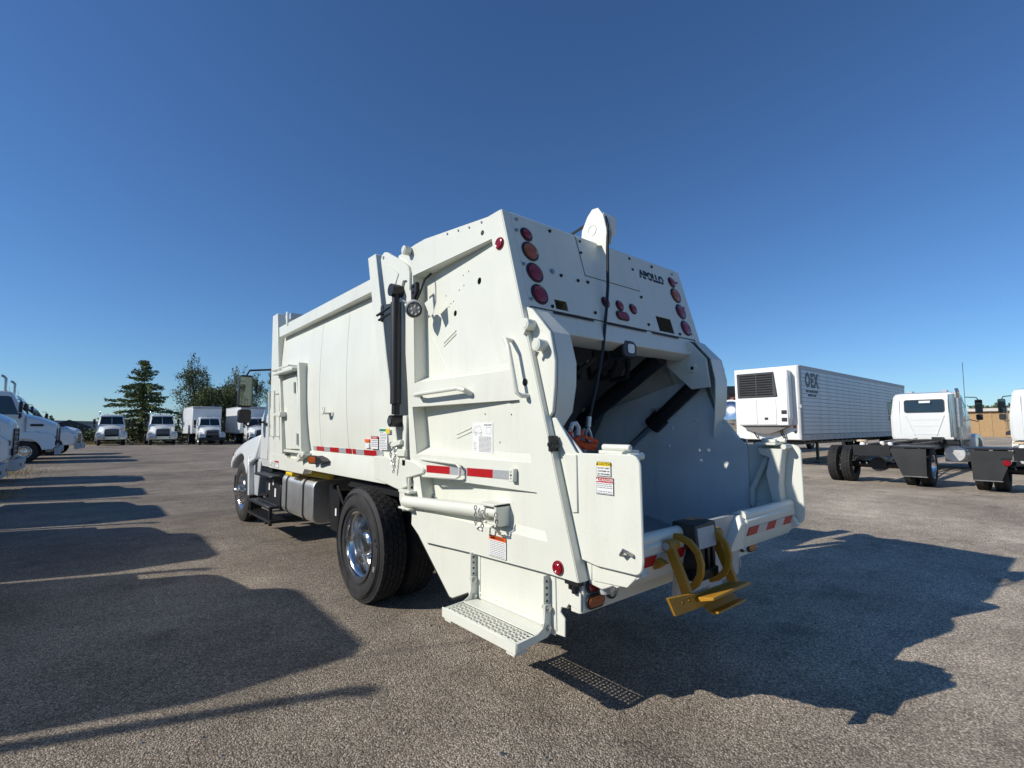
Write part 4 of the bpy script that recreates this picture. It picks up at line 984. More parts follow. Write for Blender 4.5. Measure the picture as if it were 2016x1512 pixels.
def conv_cab(root, p, M=None, paint=WHITE2):
    g = lambda k, d: p.get(k, d)
    xb, xf, xr = g('back', -2.55), g('firewall', -.85), g('rooffront', -1.35)
    zb, zl, zr, w = g('bottom', .95), g('belt', 1.86), g('roof', 2.95), g('w', 1.05)
    wr = w-.10
    # cab shell: lower box and tapered upper house
    b = MB(M)
    def ring(z, ww, x0, x1, r=.10):
        return [(x, y, z) for x, y in ([(x0, -ww+r), (x0+r, -ww), (x1-r, -ww), (x1, -ww+r), (x1, ww-r), (x1-r, ww), (x0+r, ww), (x0, ww-r)])]
    b.loft([ring(zb, w-.03, xb+.02, xf+.05), ring(zb+.12, w, xb, xf+.05), ring(zl, w, xb, xf), ring(zl+.03, w-.005, xb, xf-.02), ring(zr-.16, wr, xb+.05, xr), ring(zr-.05, wr-.05, xb+.10, xr-.10, .14), ring(zr, wr-.20, xb+.3, xr-.32, .2)])
    cabo = b.build('cab', paint, root, bevel=.012, sharp=30)
    # windscreen: two dark panes lying on the sloping front
    def lerp(t): return xf-.02+(xr-xf+.02)*t, zl+.03+(zr-.16-zl-.03)*t, (w-.005)+(wr-w+.005)*t
    (x0, z0, w0), (x1, z1, w1) = lerp(.10), lerp(.93)
    n = Vector((z1-z0, 0, x0-x1)).normalized()*.006
    for sgn in (-1, 1):
        pts = [Vector((x0, sgn*.02, z0)), Vector((x0, sgn*(w0-.10), z0)), Vector((x1, sgn*(w1-.14), z1)), Vector((x1, sgn*.02, z1))]
        MB(M).add([q+n for q in pts]+[q-n for q in pts], [(0,1,2,3),(7,6,5,4),(0,4,5,1),(1,5,6,2),(2,6,7,3),(3,7,4,0)]).build('windscreen', GLASS, cabo)
    MB(M).tube([(x0-.01, .35, z0-.02), (x0-.06, .05, z0+.10)], .01, 6).tube([(x0-.01, -.25, z0-.02), (x0-.06, -.55, z0+.10)], .01, 6).build('wiper', BLACK, cabo)
    # visor
    if g('visor', False):
        MB(M).prism([(xr-.02, zr-.20), (xr+.22, zr-.26), (xr+.21, zr-.235), (xr-.02, zr-.15)], -wr+.06, wr-.06, 'y').build('sun_visor', GLASS, cabo)
    for sgn in (-1, 1):
        # door with window, handle, seam
        yy = sgn*(w+.002)
        dr = [(xb+.42, zb+.12), (xf-.06, zb+.12), (xf-.06, zl-.02), (xb+.42, zl-.02)]
        d = MB(M).prism(dr, yy-sgn*.02, yy+sgn*.006, 'y').build('door', paint, cabo, bevel=.006)
        wz0, wz1 = zl+.02, zr-.26
        def wy(z): return sgn*(w-.005+(wr-w+.005)*(z-zl-.03)/(zr-.16-zl-.03)+.004)
        win = [(xb+.45, wz0), (xf-.20, wz0), (xr-.08+.04, wz1-.05), (xr-.16, wz1), (xb+.45, wz1)]
        MB(M).prism(win, lambda u, v: wy(v)-sgn*.02, lambda u, v: wy(v), 'y').build('side_window', GLASS, cabo, bevel=.004)
        MB(M).box(xb+.48, xb+.62, yy, yy+sgn*.03, zl-.16, zl-.12).build('door_handle', BLACK, d)
        # mirror on two arms
        mx, my = xf-.15, sgn*(w+.28)
        mi = MB(M).prism(rrect(my-.10, my+.10, zl+.12, zl+.62, .04, 3), mx-.05, mx+.07, 'x').build('mirror', BLACK, cabo, bevel=.012)
        MB(M).prism(rrect(my-.09, my+.09, zl-.12, zl+.09, .04, 3), mx-.04, mx+.06, 'x').build('spot_mirror', BLACK, mi, bevel=.012)
        MB(M).box(mx-.054, mx-.051, my-.085, my+.085, zl+.15, zl+.59).build('mirror_glass', MIRROR, mi)
        MB(M).tube([(xf-.30, sgn*(w-.06), zl+.72), (mx, my-sgn*.05, zl+.70), (mx, my, zl+.60)], .015, 6).tube([(xf-.22, sgn*w, zl-.10), (mx, my-sgn*.05, zl-.17), (mx, my, zl-.08)], .015, 6).build('mirror_arm', BLACK, mi)
        # step tread and grab bar
        MB(M).box(xb+.35, xf-.1, sgn*(w-.05), sgn*(w-.35), zb-.06, zb-.02).box(xb+.4, xf-.15, sgn*(w), sgn*(w-.3), zb-.44, zb-.40).build('cab_step', BLACK, cabo)
        if g('grab', True):
            MB(M).tube([(xb+.30, sgn*w, zb+.35), (xb+.30, sgn*(w+.06), zb+.36), (xb+.30, sgn*(w+.06), zl+.3), (xb+.30, sgn*(w-.04), zl+.32)], .014, 6).build('grab_handle', CHROME, cabo)
    # rear window and pressed ribs in the back wall
    MB(M).prism(rrect(-.55, .55, zl+.18, zr-.30, .06, 4), lambda u, v: xb+.0+(v-zl)*.05, lambda u, v: xb-.012+(v-zl)*.05, 'x').build('rear_window', GLASS, cabo)
    MB(M).prism(rrect(-.58, .58, zl+.15, zr-.27, .08, 4), lambda u, v: xb+.0+(v-zl)*.05, lambda u, v: xb-.008+(v-zl)*.05, 'x', holes=[rrect(-.55, .55, zl+.18, zr-.30, .06, 4)]).build('window_seal', BLACK, cabo)
    rb = MB(M)
    for (a, c) in (((-.55, zl+.05), (-.30, zb+.15)), ((.55, zl+.05), (.30, zb+.15))):
        rb.tube([(xb-.004, a[0], a[1]), (xb-.004, c[0], c[1])], .022, 6)
    for z in (zl-.1, zl-.32, zb+.2): rb.tube([(xb-.003, -.45+.1*(zl-z), z), (xb-.003, .45-.1*(zl-z), z)], .010, 6)
    for yy in (-.72, .72): rb.tube([(xb-.003, yy, zb+.2), (xb-.003, yy, zr-.25)], .008, 6)
    rb.build('back_rib', paint, cabo)
    # roof marker lamps and horn
    for y in (-.6, -.2, 0, .2, .6):
        MB(M).prism(rrect(-.05, .05, -.03, .03, .02, 2), 0, .035, 'z') if False else None
        q = (xr-.30, y*wr, zr)
        MB(M).box(q[0]-.03, q[0]+.05, q[1]-.05, q[1]+.05, zr-.03, zr+.03).build('marker_lamp', AMBER, cabo, bevel=.012)
    # hood
    hf, hw, hz0, hz1 = g('hoodfront', .80), g('hoodw', .72), g('hoodz0', 1.86), g('hoodz1', 1.62)
    zbot = g('hoodbot', 1.0)
    xs = [xf+.02, xf+.5, hf-.35, hf-.08, hf]
    hs = []
    for i, x in enumerate(xs):
        t = (x-xs[0])/(hf-xs[0]); ww = hw+(w-.06-hw)*(1-t)**2; zz = hz0+(hz1-hz0)*t**g('slope', 1.4) - (.10 if i == 4 else 0.0)
        if i == 4: ww -= .06
        hs.append(hood_section(x, ww, zz, zbot if i < 4 else zbot+.02))
    hood = MB(M).loft(hs).build('hood', paint, root, bevel=.01, sharp=28)
    # grille
    gw, gz0, gz1 = g('grillew', .46), g('grillez0', 1.0), g('grillez1', 1.52)
    gm = CHROME if g('chrome', False) else BLACK
    gr = MB(M).prism(rrect(-gw, gw, gz0, gz1, .07, 3), hf-.02, hf+.03, 'x', holes=[rrect(-gw+.05, gw-.05, gz0+.05, gz1-.05, .05, 3)]).build('grille', gm, root, bevel=.006)
    MB(M).box(hf-.02, hf+.004, -gw+.04, gw-.04, gz0+.04, gz1-.04).build('grille_mesh', BLACK, gr)
    nb = g('bars', 4)
    for i in range(nb):
        z = gz0+.05+(gz1-gz0-.1)*(i+.5)/nb; MB(M).box(hf, hf+.022, -gw+.05, gw-.05, z-.012, z+.012).build('grille_bar', gm if g('chrome', False) else GALV, gr)
    if g('badge', ''):
        me = text_data(g('badge', ''), .13, (M or Matrix()) @ frameM((hf+.032, 0, gz0+(gz1-gz0)*.62), (0, 1, 0), (0, 0, 1), (1, 0, 0)), extrude=.006)
        multi('badge', [(me, GALV)], gr)
    MB(M).lathe([(.001, .05), (.03, .03), (.035, 0), (.001, 0)], (hf-.12, 0, hz1+.03), (0, 0, 1), 10).build('hood_ornament', GALV, hood)
    # fenders with real arches
    fw0 = g('fenderw', 1.18)
    rad = .62
    arch = arc(0, .515, rad, 188, 8, 14)
    ft_ = g('fendertop', 1.30)
    side = g('fside', None) or arch + [(hf-.12, .62), (hf-.02, .72), (hf-.03, ft_-.22), (hf-.25, ft_-.06), (0.1, ft_), (-.45, ft_), (-.80, ft_-.12), (-.88, ft_-.35), (-.90, .60)]
    for sgn in (-1, 1):
        f = MB(M).prism(side, lambda u, v: sgn*(fw0-.06*max(0, (v-1.0))/.3), sgn*.55, 'y').build('fender', paint, root, bevel=.03, seg=2)
        hz = g('lampz', 1.08)
        hfl = g('lampx', hf)
        hl = MB(M).prism(rrect(sgn*(fw0-.20)-.13, sgn*(fw0-.20)+.13, hz-.08, hz+.08, .04, 3), hfl-.10, hfl-.012, 'x').build('headlight', BLACK, f, bevel=.008)
        MB(M).prism(rrect(sgn*(fw0-.20)-.11, sgn*(fw0-.20)+.11, hz-.06, hz+.06, .03, 3), hfl-.03, hfl-.004, 'x').build('lens', CLEAR, hl, bevel=.006)
        if g('sidevent', True):
            MB(M).prism(rrect(-.42, .02, 0, .09, .035, 3), sgn*(hw+.085), sgn*(hw-.1), 'y') if False else None
    # bumper
    bz0, bz1 = g('bumperz', (.48, .80))
    bm = CHROME if g('chromebumper', False) else g('bumpermat', SATIN)
    bu = MB(M).prism([(-1.18, .0), (-1.10, .16), (-.8, .22), (.8, .22), (1.10, .16), (1.18, 0), (1.10, 0), (1.04, .08), (-1.04, .08), (-1.10, 0)], bz0, bz1, 'z')
    bu.v = []; bu.f = []
    outl = [(-.02, -1.18), (.14, -1.12), (.20, -.85), (.21, 0), (.20, .85), (.14, 1.12), (-.02, 1.18), (-.02, 1.08), (.08, 1.02), (.10, 0), (.08, -1.02), (-.02, -1.08)]
    bu.prism([(hf+a, c*g('bumperw', 1.0)) for a, c in outl], bz0, bz1, 'z'); bo = bu.build('bumper', bm, root, bevel=.02, seg=2)
    for y in (-.55, .55): MB(M).box(hf+.19, hf+.215, y-.08, y+.08, bz0+.12, bz0+.2).build('tow_slot', BLACK, bo)
    return cabo
def frame_and_wheels(root, wb, tail, axles=1, tandem=1.32, fw=1.06):
    b = MB()
    for s in (-1, 1): b.box(-wb-tail, .7, s*.43, s*.35, .80, 1.06)
    k = -wb-tail
    for x in (k+.05, -wb+.4, -wb*.6, -wb*.35): b.box(x, x+.1, -.36, .36, .84, 1.02)
    b.box(k-.03, k, -.43, .43, .78, 1.08)
    b.build('chassis_frame', SATIN, root, bevel=.004)
    a = MB().cyl((0, -.9, .5), (0, .9, .5), .06, 8)
    for i in range(axles):
        x = -wb + (i-(axles-1)/2)*tandem
        a.cyl((x, -.75, .515), (x, .75, .515), .1, 10).cyl((x-.2, 0, .53), (x+.24, 0, .53), .2, 12)
    a.cyl((-wb, 0, .55), (-1.2, 0, .75), .05, 8); a.build('axle', SATIN, root)
    b = MB()
    for s in (-1, 1):
        for i in range(4): b.box(-wb-.7+.1*i, -wb+.7-.1*i, s*.50, s*.42, .62+.03*i, .647+.03*i)
    b.build('leaf_spring', SATIN, root)
    for s in (-1, 1):
        far_wheel(root, (0, s*(fw-.13), .515), s)
        for i in range(axles):
            x = -wb + (i-(axles-1)/2)*tandem
            far_wheel(root, (x, s*1.06, .515), s, dual=True); far_wheel(root, (x, s*.72, .515), s, dual=True)
        t = MB().cyl((-2.2, s*.72, .62), (-1.15, s*.72, .62), .29, 20).build('fuel_tank', ALUM, root, bevel=.01)
        MB().box(-2.0, -1.95, s*1.02, s*.42, .32, .92).box(-1.45, -1.4, s*1.02, s*.42, .32, .92).build('tank_strap', STEEL, t)
def stack_pipe(root, x, y, z1, mat_=CHROME):
    b = MB().tube([(x, y, .9), (x, y, z1-.35), (x, y, z1-.12), (x-.08, y, z1-.02), (x-.17, y, z1+.03)], .055, 12)
    o = b.build('exhaust_stack', mat_, root)
    g = MB().lathe([(.085, 0), (.09, .0), (.09, 1.0), (.085, 1.0)], (x, y, 1.55), (0, 0, 1), 14); g.build('heat_shield', STEEL, o)
    return o

# ---- the garbage truck's own cab -------------------------------------------------
MT = Matrix.Translation((0, FW_Y, 0)) @ Matrix.Rotation(R(90), 4, 'Z')
PM = dict(back=-1.95, firewall=-1.05, rooffront=-1.42, bottom=1.0, belt=1.80, roof=2.72, w=1.0, hoodfront=.86, hoodw=.78, hoodz0=1.66, hoodz1=1.30, slope=1.7, fenderw=1.08, fendertop=1.27,
          grillez0=.78, grillez1=1.16, bars=4, lampz=1.0, bumperz=(.42, .72), bumpermat=SATIN, bumperw=.82, lampx=.62, grab=False,
          fside=arc(0, .515, .63, 152, 34, 10) + [(.60, .87), (.645, .98), (.58, 1.10), (.42, 1.22), (.0, 1.35), (-.5, 1.44), (-.98, 1.50), (-.98, 1.10), (-.70, 1.02)])
gcab = conv_cab(T, PM, MT)
for s in (-1, 1):
    MB().prism([(4.55, 1.14), (4.63, 1.14), (4.52, .50), (4.42, .52)], s*1.075, s*.80, 'x').build('splash_panel', WHITE2, T, bevel=.01)
    MB().prism([(4.10, 1.10), (4.52, 1.12), (4.42, .52), (4.20, .52)], s*1.0, s*.80, 'x').build('splash_panel', GALV, T, bevel=.01)
    MB().prism(rrect(4.28, 4.40, .86, 1.10, .04, 3), s*1.006, s*.99, 'x').build('panel_recess', BLACK, T)
MB().cyl((-1.082, 5.62, 1.12), (-1.092, 5.62, 1.12), .02, 12).build('side_marker', RED, T)
multi('door_badge', [(text_data('DIESEL', .07, LM(3.60, 1.62, -1.01), extrude=.003), BLACK)], T)

# ================================================================== parked trucks
G_ROW = 'white day cab trucks parked side by side in the left row'
def row_truck(loc, rz, label, p, stack=True):
    t = thing('parked_truck', label, 'truck', loc, rz, G_ROW)
    conv_cab(t, p); frame_and_wheels(t, 4.6, 1.0, 2)
    if stack and p['roof'] > 3.5: stack_pipe(t, p['back']-.22, -1.0, 4.6)
    elif stack:
        stack_pipe(t, -.95, 1.26, 4.2, STEEL)
        MB().cyl((p.get('back')-.22, -.92, .8), (p.get('back')-.22, -.92, 1.2), .06, 10).build('dpf_can', CHROME, t)
    for k, (ax_, ay_) in enumerate(((p['back']+.4, .7), (p['back']+.35, -.7))): MB().cyl((ax_, ay_, p['roof']-.1), (ax_-.12, ay_, p['roof']+1.0+.15*k), .008, 5).build('antenna', BLACK, t)
    for s in (-1, 1):
        MB().tube([(p['firewall']+.06, s*(p['w']-.02), 1.2), (p['firewall']+.06, s*(p['w']-.02), p['hoodz0']-.15)], .010, 5).build('hood_seam', BLACK, t)
        MB().tube([(p['firewall']+.1, s*(p['hoodw']+.06), p['hoodz0']-.62), (.8, s*(p['hoodw']+.01), p['hoodz1']-.50)], .012, 5).build('hood_crease', GALV, t)
    # hood side vent
    for s in (-1, 1): MB().prism(rrect(.14, .62, 1.72, 1.83, .055, 4), s*1.0, s*.78, 'y').build('hood_vent', BLACK, t)
    return t
PA = dict(back=-1.85, firewall=-.05, rooffront=-.50, bottom=1.05, belt=2.24, roof=3.38, w=1.08, hoodfront=1.08, hoodw=.92, hoodz0=2.26, hoodz1=1.80, slope=1.5, fenderw=1.19, fendertop=1.46,
          grillew=.56, grillez0=.80, grillez1=1.62, bars=5, lampz=1.18, bumperz=(.36, .70), bumpermat=GALV, badge='MACK')
LX = -5.85
rows = [(-2.2, 'parked truck nearest the camera, past the left edge, known by its stack and mirror shadow'),
        (2.0, 'tall cab truck past the left edge whose shadow is the widest on the asphalt'),
        (5.75, 'tall cab truck past the left edge casting the second nearest cab shadow'),
        (9.6, 'tall cab truck past the left edge casting the third nearest cab shadow'),
        (13.6, 'tall cab truck just past the left edge beside the dry grass tuft'),
        (17.4, 'nearest white truck in view, its dark grille cut by the left edge'),
        (29.0, 'white day cab truck on the left, tall exhaust stack beside its cab'),
        (33.0, 'white day cab truck right behind the one with the tall stack')]
first = tall = None
PTALL = dict(PA, roof=3.86, belt=2.2, firewall=-.95, hoodfront=1.0, back=-2.65, rooffront=-1.45, badge='')
for y, lab in rows:
    tl = y < 15
    src = tall if tl else first
    if src is None:
        src = row_truck((LX, y, 0), 0, lab, PTALL if tl else PA)
        if tl: tall = src
        else: first = src
        c = src
    else: c = copy_tree(src)
    place(c, (LX+(.5 if y > 20 else 0)+(.2 if y < 0 else .38 if y < 4 else .1 if y < 8 else 0)+random.uniform(-.06, .06), y, 0), R(random.uniform(-1.2, 1.2)), lab, G_ROW)
PV = dict(PA, firewall=-.6, rooffront=-1.1, back=-2.3, belt=1.95, hoodz0=1.95, hoodfront=1.15, hoodz1=1.52, slope=1.3, hoodw=.84, grillez0=.62, grillez1=1.36, badge='', chrome=True, lampz=1.05, roof=2.95)
row_truck((LX+1.2, 37.6, 0), R(-9), 'last white truck of the left row, sloping hood and chrome grille', PV, stack=False)

# ---- trucks at the back of the lot, facing the camera ----------------------------
PG = dict(back=-2.45, firewall=-.80, rooffront=-1.25, bottom=.95, belt=1.90, roof=2.95, w=1.04, hoodfront=.72, hoodw=.66, hoodz0=1.88, hoodz1=1.60, slope=1.1, fenderw=1.20, fendertop=1.32,
          grillew=.52, grillez0=.98, grillez1=1.54, bars=4, lampz=1.12, bumperz=(.55, .86), chromebumper=True, visor=True, badge='')
G_BACK = 'white heavy trucks with chrome bumpers at the back of the lot'
def back_truck(loc, rz, label):
    t = thing('heavy_truck', label, 'truck', loc, rz, G_BACK)
    conv_cab(t, PG); frame_and_wheels(t, 5.2, 1.2, 2)
    stack_pipe(t, -2.7, -.92, 3.3); MB().cyl((-2.7, -.70, 1.2), (-2.7, -.70, 2.9), .11, 14).build('muffler', CHROME, t)
    for y in (-.35, .35): MB().lathe([(.001, .12), (.03, .11), (.05, .05), (.06, 0), (.001, 0)], (-1.7, y, 2.95), (0, 0, 1), 12).build('air_horn', CHROME, t)
    return t
t1 = back_truck((-1.35, 57.2, 0), R(-90), 'white truck with chrome bumper, left of the pair in front of the conifer')
t2 = copy_tree(t1); place(t2, (2.45, 54.6, 0), R(-92), 'white truck with chrome bumper, right of the pair, next to the box truck', G_BACK)
PB = dict(back=-2.2, firewall=-.75, rooffront=-1.15, bottom=.90, belt=1.78, roof=2.72, w=.98, hoodfront=.80, hoodw=.74, hoodz0=1.74, hoodz1=1.45, slope=1.2, fenderw=1.10, fendertop=1.25,
          grillew=.50, grillez0=.86, grillez1=1.40, bars=3, lampz=.98, bumperz=(.42, .72), badge='')
BOXP = mat('box_body_panel', (0.74, 0.75, 0.75), 0.4, var=0.04)
G_BOX = 'white box trucks at the back of the lot'
def box_truck(loc, rz, label):
    t = thing('box_truck', label, 'box truck', loc, rz, G_BOX)
    conv_cab(t, PB); frame_and_wheels(t, 5.0, 2.2, 1)
    bx = MB().box(-9.6, -2.55, -1.27, 1.27, 1.10, 3.75).build('cargo_box', BOXP, t, bevel=.03)
    for s in (-1, 1):
        for i in range(14): MB().box(-9.4+.5*i, -9.36+.5*i, s*1.27, s*1.285, 1.2, 3.62).build('side_rib', BOXP, bx)
        MB().box(-9.62, -2.53, s*1.29, s*1.20, 3.70, 3.80).build('top_rail', GALV, bx, bevel=.01)
        MB().box(-9.62, -2.53, s*1.29, s*1.20, 1.05, 1.16).build('bottom_rail', GALV, bx, bevel=.01)
    MB().box(-2.56, -2.50, -1.28, 1.28, 3.55, 3.80).build('front_cap', GALV, bx, bevel=.02)
    return t
b1 = box_truck((6.05, 51.5, 0), R(-90), 'white box truck beside the pair of chrome bumper trucks, its whole cargo box in view')
b2 = copy_tree(b1); place(b2, (9.9, 49.3, 0), R(-90), 'white box truck half hidden behind the garbage truck and its mirror', G_BOX)

# ---- cab and chassis trucks on the right, seen from behind ------------------------
PC = dict(back=-2.45, firewall=-.80, rooffront=-1.25, bottom=1.10, belt=1.92, roof=2.82, w=1.02, hoodfront=.85, hoodw=.72, hoodz0=1.80, hoodz1=1.52, slope=1.3, fenderw=1.15, fendertop=1.30, bumperz=(.45, .8))
G_CH = 'white cab and chassis trucks parked on the right'
def chassis_truck(loc, label, flap_side):
    t = thing('chassis_truck', label, 'truck', loc, 0, G_CH)
    cb = conv_cab(t, PC); frame_and_wheels(t, 8.35, .75, 1)
    stack_pipe(t, -2.62, -.98, 2.82)
    MB().cyl((-2.62, -.80, 1.2), (-2.62, -.80, 2.7), .10, 14).build('muffler', CHROME, t)
    MB().box(-2.5, -2.2, -.85, .85, .95, 1.12).box(-2.7, -2.45, -.5, -.2, 1.0, 1.2).cyl((-2.55, .5, 1.06), (-2.55, .7, 1.06), .07, 10).build('cab_mount', SATIN, t)
    b = MB().box(-9.1, -7.9, .25*flap_side, 1.25*flap_side, 1.02, 1.06)
    b.build('flap_bracket', SATIN, t)
    MB().prism([(.66*flap_side, .30), (1.16*flap_side, .28), (1.18*flap_side, 1.0), (.40*flap_side, 1.0)], -9.13, -9.115, 'x').build('mud_flap', mat('mud_flap_rubber', (.016, .017, .017), .5, var=.3), t)
    MB().box(-9.135, -9.11, .64*flap_side, 1.18*flap_side, .275, .295).build('flap_bar', STEEL, t)
    MB().tube([(-8.8, -.2, 1.09), (-7.0, -.1, 1.12), (-4.5, .1, 1.1), (-2.8, .2, 1.15)], .03, 8).tube([(-8.9, .15, 1.1), (-6.2, .2, 1.14), (-3.0, -.1, 1.12)], .02, 8).build('air_hose', mat('pale_hose', (.62, .50, .36), .6), t)
    for (x, y) in ((-8.7, .3), (-8.3, -.25), (-7.6, .1)): MB().lathe([(.001, .09), (.05, .08), (.07, .03), (.07, 0), (.001, 0)], (x, y, 1.06), (0, 0, 1), 12).build('air_valve', STICK, t)
    MB().lathe([(.001, .05), (.12, .05), (.14, .02), (.14, 0), (.001, 0)], (-8.6, .33, 1.16), (0, 0, 1), 16).build('stowed_cap', mat('tan_cap', (.55, .42, .25), .6), t)
    for s in ((-1, 1) if flap_side > 0 else ()):
        o = MB().prism(circ(s*.55, .72, .075, 8), -9.16, -9.13, 'x').build('tail_light', RED, t, bevel=.01)
        MB().box(-9.14, -9.10, s*.45, s*.65, .80, .84).build('lamp_bracket', SATIN, o)
    for y in (-.5, .5): MB().box(-1.8, -1.55, y-.09, y+.09, 2.82, 2.90).build('roof_beacon', GALV, t, bevel=.02)
    MB().cyl((-1.3, -.98, 2.2), (-1.32, -1.0, 3.9), .008, 6).build('antenna', BLACK, t)
    return t
c1 = chassis_truck((22.45, -.42, 0), 'white cab and chassis truck before the trailer, bare frame and twin tyres showing', -1)
MB().box(19.93-22.45, 19.945-22.45, -.62+.42, -.30+.42, 2.42, 2.50).build('window_tag', STICK, c1)
c2 = chassis_truck((22.45, -3.62, 0), 'white cab and chassis truck cut by the right edge, black mud flap, red lamp', 1)

# ---- refrigerated trailer ---------------------------------------------------------
TRW = mat('trailer_front_white', (.78, .775, .73), .4, var=.05, dirt=(.38, .27, .16), streak=.35)
TRS = mat('trailer_side_aluminium', (.50, .51, .54), .42, .25, var=.10, scale=2, dirt=(.45, .45, .46), streak=.4)
tr = thing('refrigerated_trailer', 'long white and silver refrigerated trailer lettered OEX behind the chassis trucks', 'trailer', (18.5, 4.45, 0))
TL, TW, TZ0, TZ1 = 16.6, 1.30, 1.05, 4.05
bxx = MB().box(.02, TL, -TW+.015, TW-.015, TZ0+.05, TZ1).build('trailer_box', mat('trailer_seam_grey', (.24, .24, .26), .6), tr)
fp = MB().prism([(-TW, TZ0), (TW, TZ0), (TW, TZ1)] + [(-TW, TZ1)], -.03, .04, 'x').build('front_wall', TRW, tr, bevel=.025, seg=2)
for s in (-1, 1):
    MB().box(-.035, .16, s*(TW+.006), s*(TW-.10), TZ0+.01, TZ1-.01).build('corner_post', TRW if s > 0 else GALV, tr, bevel=.03, seg=2)
    MB().box(.1, TL, s*(TW+.012), s*(TW-.06), TZ1-.16, TZ1+.012).build('top_rail', GALV, bxx, bevel=.01)
    MB().box(.1, TL, s*(TW+.012), s*(TW-.06), TZ0-.02, TZ0+.22).build('bottom_rail', GALV, bxx, bevel=.01)
n = 16; z0, z1 = TZ0+.225, TZ1-.165; dz = (z1-z0)/n
pm = MB().prism([(-TW-.008, .006), (-TW+.02, .002), (-TW+.02, dz-.002), (-TW-.008, dz-.006), (-TW-.012, dz/2)], .17, TL-.1, 'x')
pm.v = []; pm.f = []
pm.box(.17, TL-.1, -TW-.010, -TW+.018, .018, dz)
pme = pm.mesh('side_plank', TRS)
for i in range(n):
    o = bpy.data.objects.new('side_plank', pme); COL.objects.link(o); o.parent = bxx; o.location = (0, 0, z0+dz*i)
b = MB()
for i in range(33):
    x = .6+.49*i
    for k in range(n): b.cyl((x, -TW-.010, z0+dz*(k+.5)), (x, -TW-.013, z0+dz*(k+.5)), .010, 5)
b.build('rivet', GALV, bxx, kind='stuff')
for i in range(28): MB().box(.5+.56*i, .58+.56*i, -TW-.016, -TW-.011, TZ0+.12, TZ0+.16).build('rail_slot', BLACK if i % 5 else STICK, bxx)
RF = lambda x, z: frameM((x, -TW-.012, z), (1, 0, 0), (0, 0, 1), (0, -1, 0))
NAVY = mat('navy_lettering', (.012, .015, .03), .45, var=.1)
def bold(txt, size, x, z, xs=1.0, e=.0):
    cu = bpy.data.curves.new('txt', 'FONT'); cu.body = txt; cu.size = size; cu.align_x = 'LEFT'; cu.align_y = 'CENTER'; cu.extrude = .003; cu.offset = e; cu.space_character = 1.0+e*4; cu.resolution_u = 3
    t = bpy.data.objects.new('txt', cu); COL.objects.link(t); me = bpy.data.meshes.new_from_object(t.evaluated_get(bpy.context.evaluated_depsgraph_get()))
    bpy.data.objects.remove(t); bpy.data.curves.remove(cu); me.transform(RF(x, z) @ Matrix.Diagonal((xs, 1, 1, 1)))
    multi('lettering', [(me, NAVY)], bxx)
bold('OEX', .78, .58, 3.46, .84, .042); bold('OHIO EASTERN EXPRESS', .13, .60, 3.02, .92, .005); bold('SANDUSKY, OHIO', .12, .82, 2.86, .92, .005)
# cooling unit on the front wall
ru = MB().prism([(-.98, 1.62), (.98, 1.62), (1.05, 2.0), (1.02, 3.86), (-1.02, 3.86), (-1.05, 2.0)], -.42, -.03, 'x').build('cooling_unit', mat('unit_white', (.80, .80, .79), .3, var=.02), tr, bevel=.05, seg=2)
gl = MB().prism([(-.62, 2.78), (1.0, 2.78), (1.02, 3.82), (-.50, 3.82)], -.455, -.40, 'x').build('unit_grille', mat('grille_charcoal', (.035, .036, .038), .5, var=.2), tr, bevel=.03)
for i in range(9):
    z = 2.92+.10*i
    for (ya, yb) in ((-.42, .20), (.24, .88)): MB().prism([(-.475, z), (-.45, z+.055), (-.44, z+.055), (-.455, z)], ya, yb, 'x') if False else MB().prism([(-.480, z+.02), (-.452, z), (-.452, z+.03), (-.478, z+.035)], ya, yb, 'y').add([], []).build('louvre', BLACK, gl) if False else None
for i in range(9):
    z = 2.90+.10*i
    for (ya, yb) in ((-.44, .19), (.24, .90)):
        b = MB(); b.add([(-.49, ya, z), (-.49, yb, z), (-.452, yb, z+.05), (-.452, ya, z+.05), (-.482, ya, z-.008), (-.482, yb, z-.008), (-.445, yb, z+.042), (-.445, ya, z+.042)], [(0,1,2,3),(7,6,5,4),(0,4,5,1),(3,2,6,7),(1,5,6,2),(0,3,7,4)]); b.build('louvre', BLACK, gl)
for (ya, yb) in ((-.55, .21), (.22, .98)):
    d = MB().prism(rrect(ya, yb, 1.66, 2.74, .04, 3), -.445, -.41, 'x').build('unit_door', mat('unit_white', (.80, .80, .79), .3), ru, bevel=.02, seg=2)
MB().box(-.452, -.44, -.22, -.08, 1.86, 1.96).build('door_badge', BLACK, ru)
MB().prism([(-1.0, 1.64), (-.60, 1.64), (-.60, 2.6), (-.68, 3.2), (-.98, 3.55)], -.45, -.40, 'x').build('side_pod', mat('unit_white', (.80, .80, .79), .3), ru, bevel=.02)
for z in (1.78, 2.08): MB().box(-.46, -.44, -.95, -.74, z, z+.16).build('control_panel', BLACK, ru, bevel=.01)
MB().prism([(-.95, 1.62)] + [(-.95+1.9*i/12, 1.62-.33*math.sin(math.pi*i/12)) for i in range(13)] + [(.95, 1.62)], -.30, -.031, 'x').build('unit_belly', mat('unit_belly_grey', (.16, .15, .14), .6), ru)
for y in (-.55, -.62, .50): MB().tube([(-.2, y, 1.6), (-.2, y-.05, 1.3), (-.1, y-.12, 1.1)], .025, 8).build('drain_hose', BLACK, ru)
MB().box(-.04, -.031, -1.12, -1.0, 1.52, 1.64).build('marker_lamp', AMBER, tr); MB().cyl((-.03, -1.08, 1.36), (-.045, -1.08, 1.36), .05, 14).build('port_cap', BLACK, tr)
MB().box(-.06, .1, -1.36, -1.22, 2.32, 2.46).build('corner_light', GALV, tr, bevel=.01)
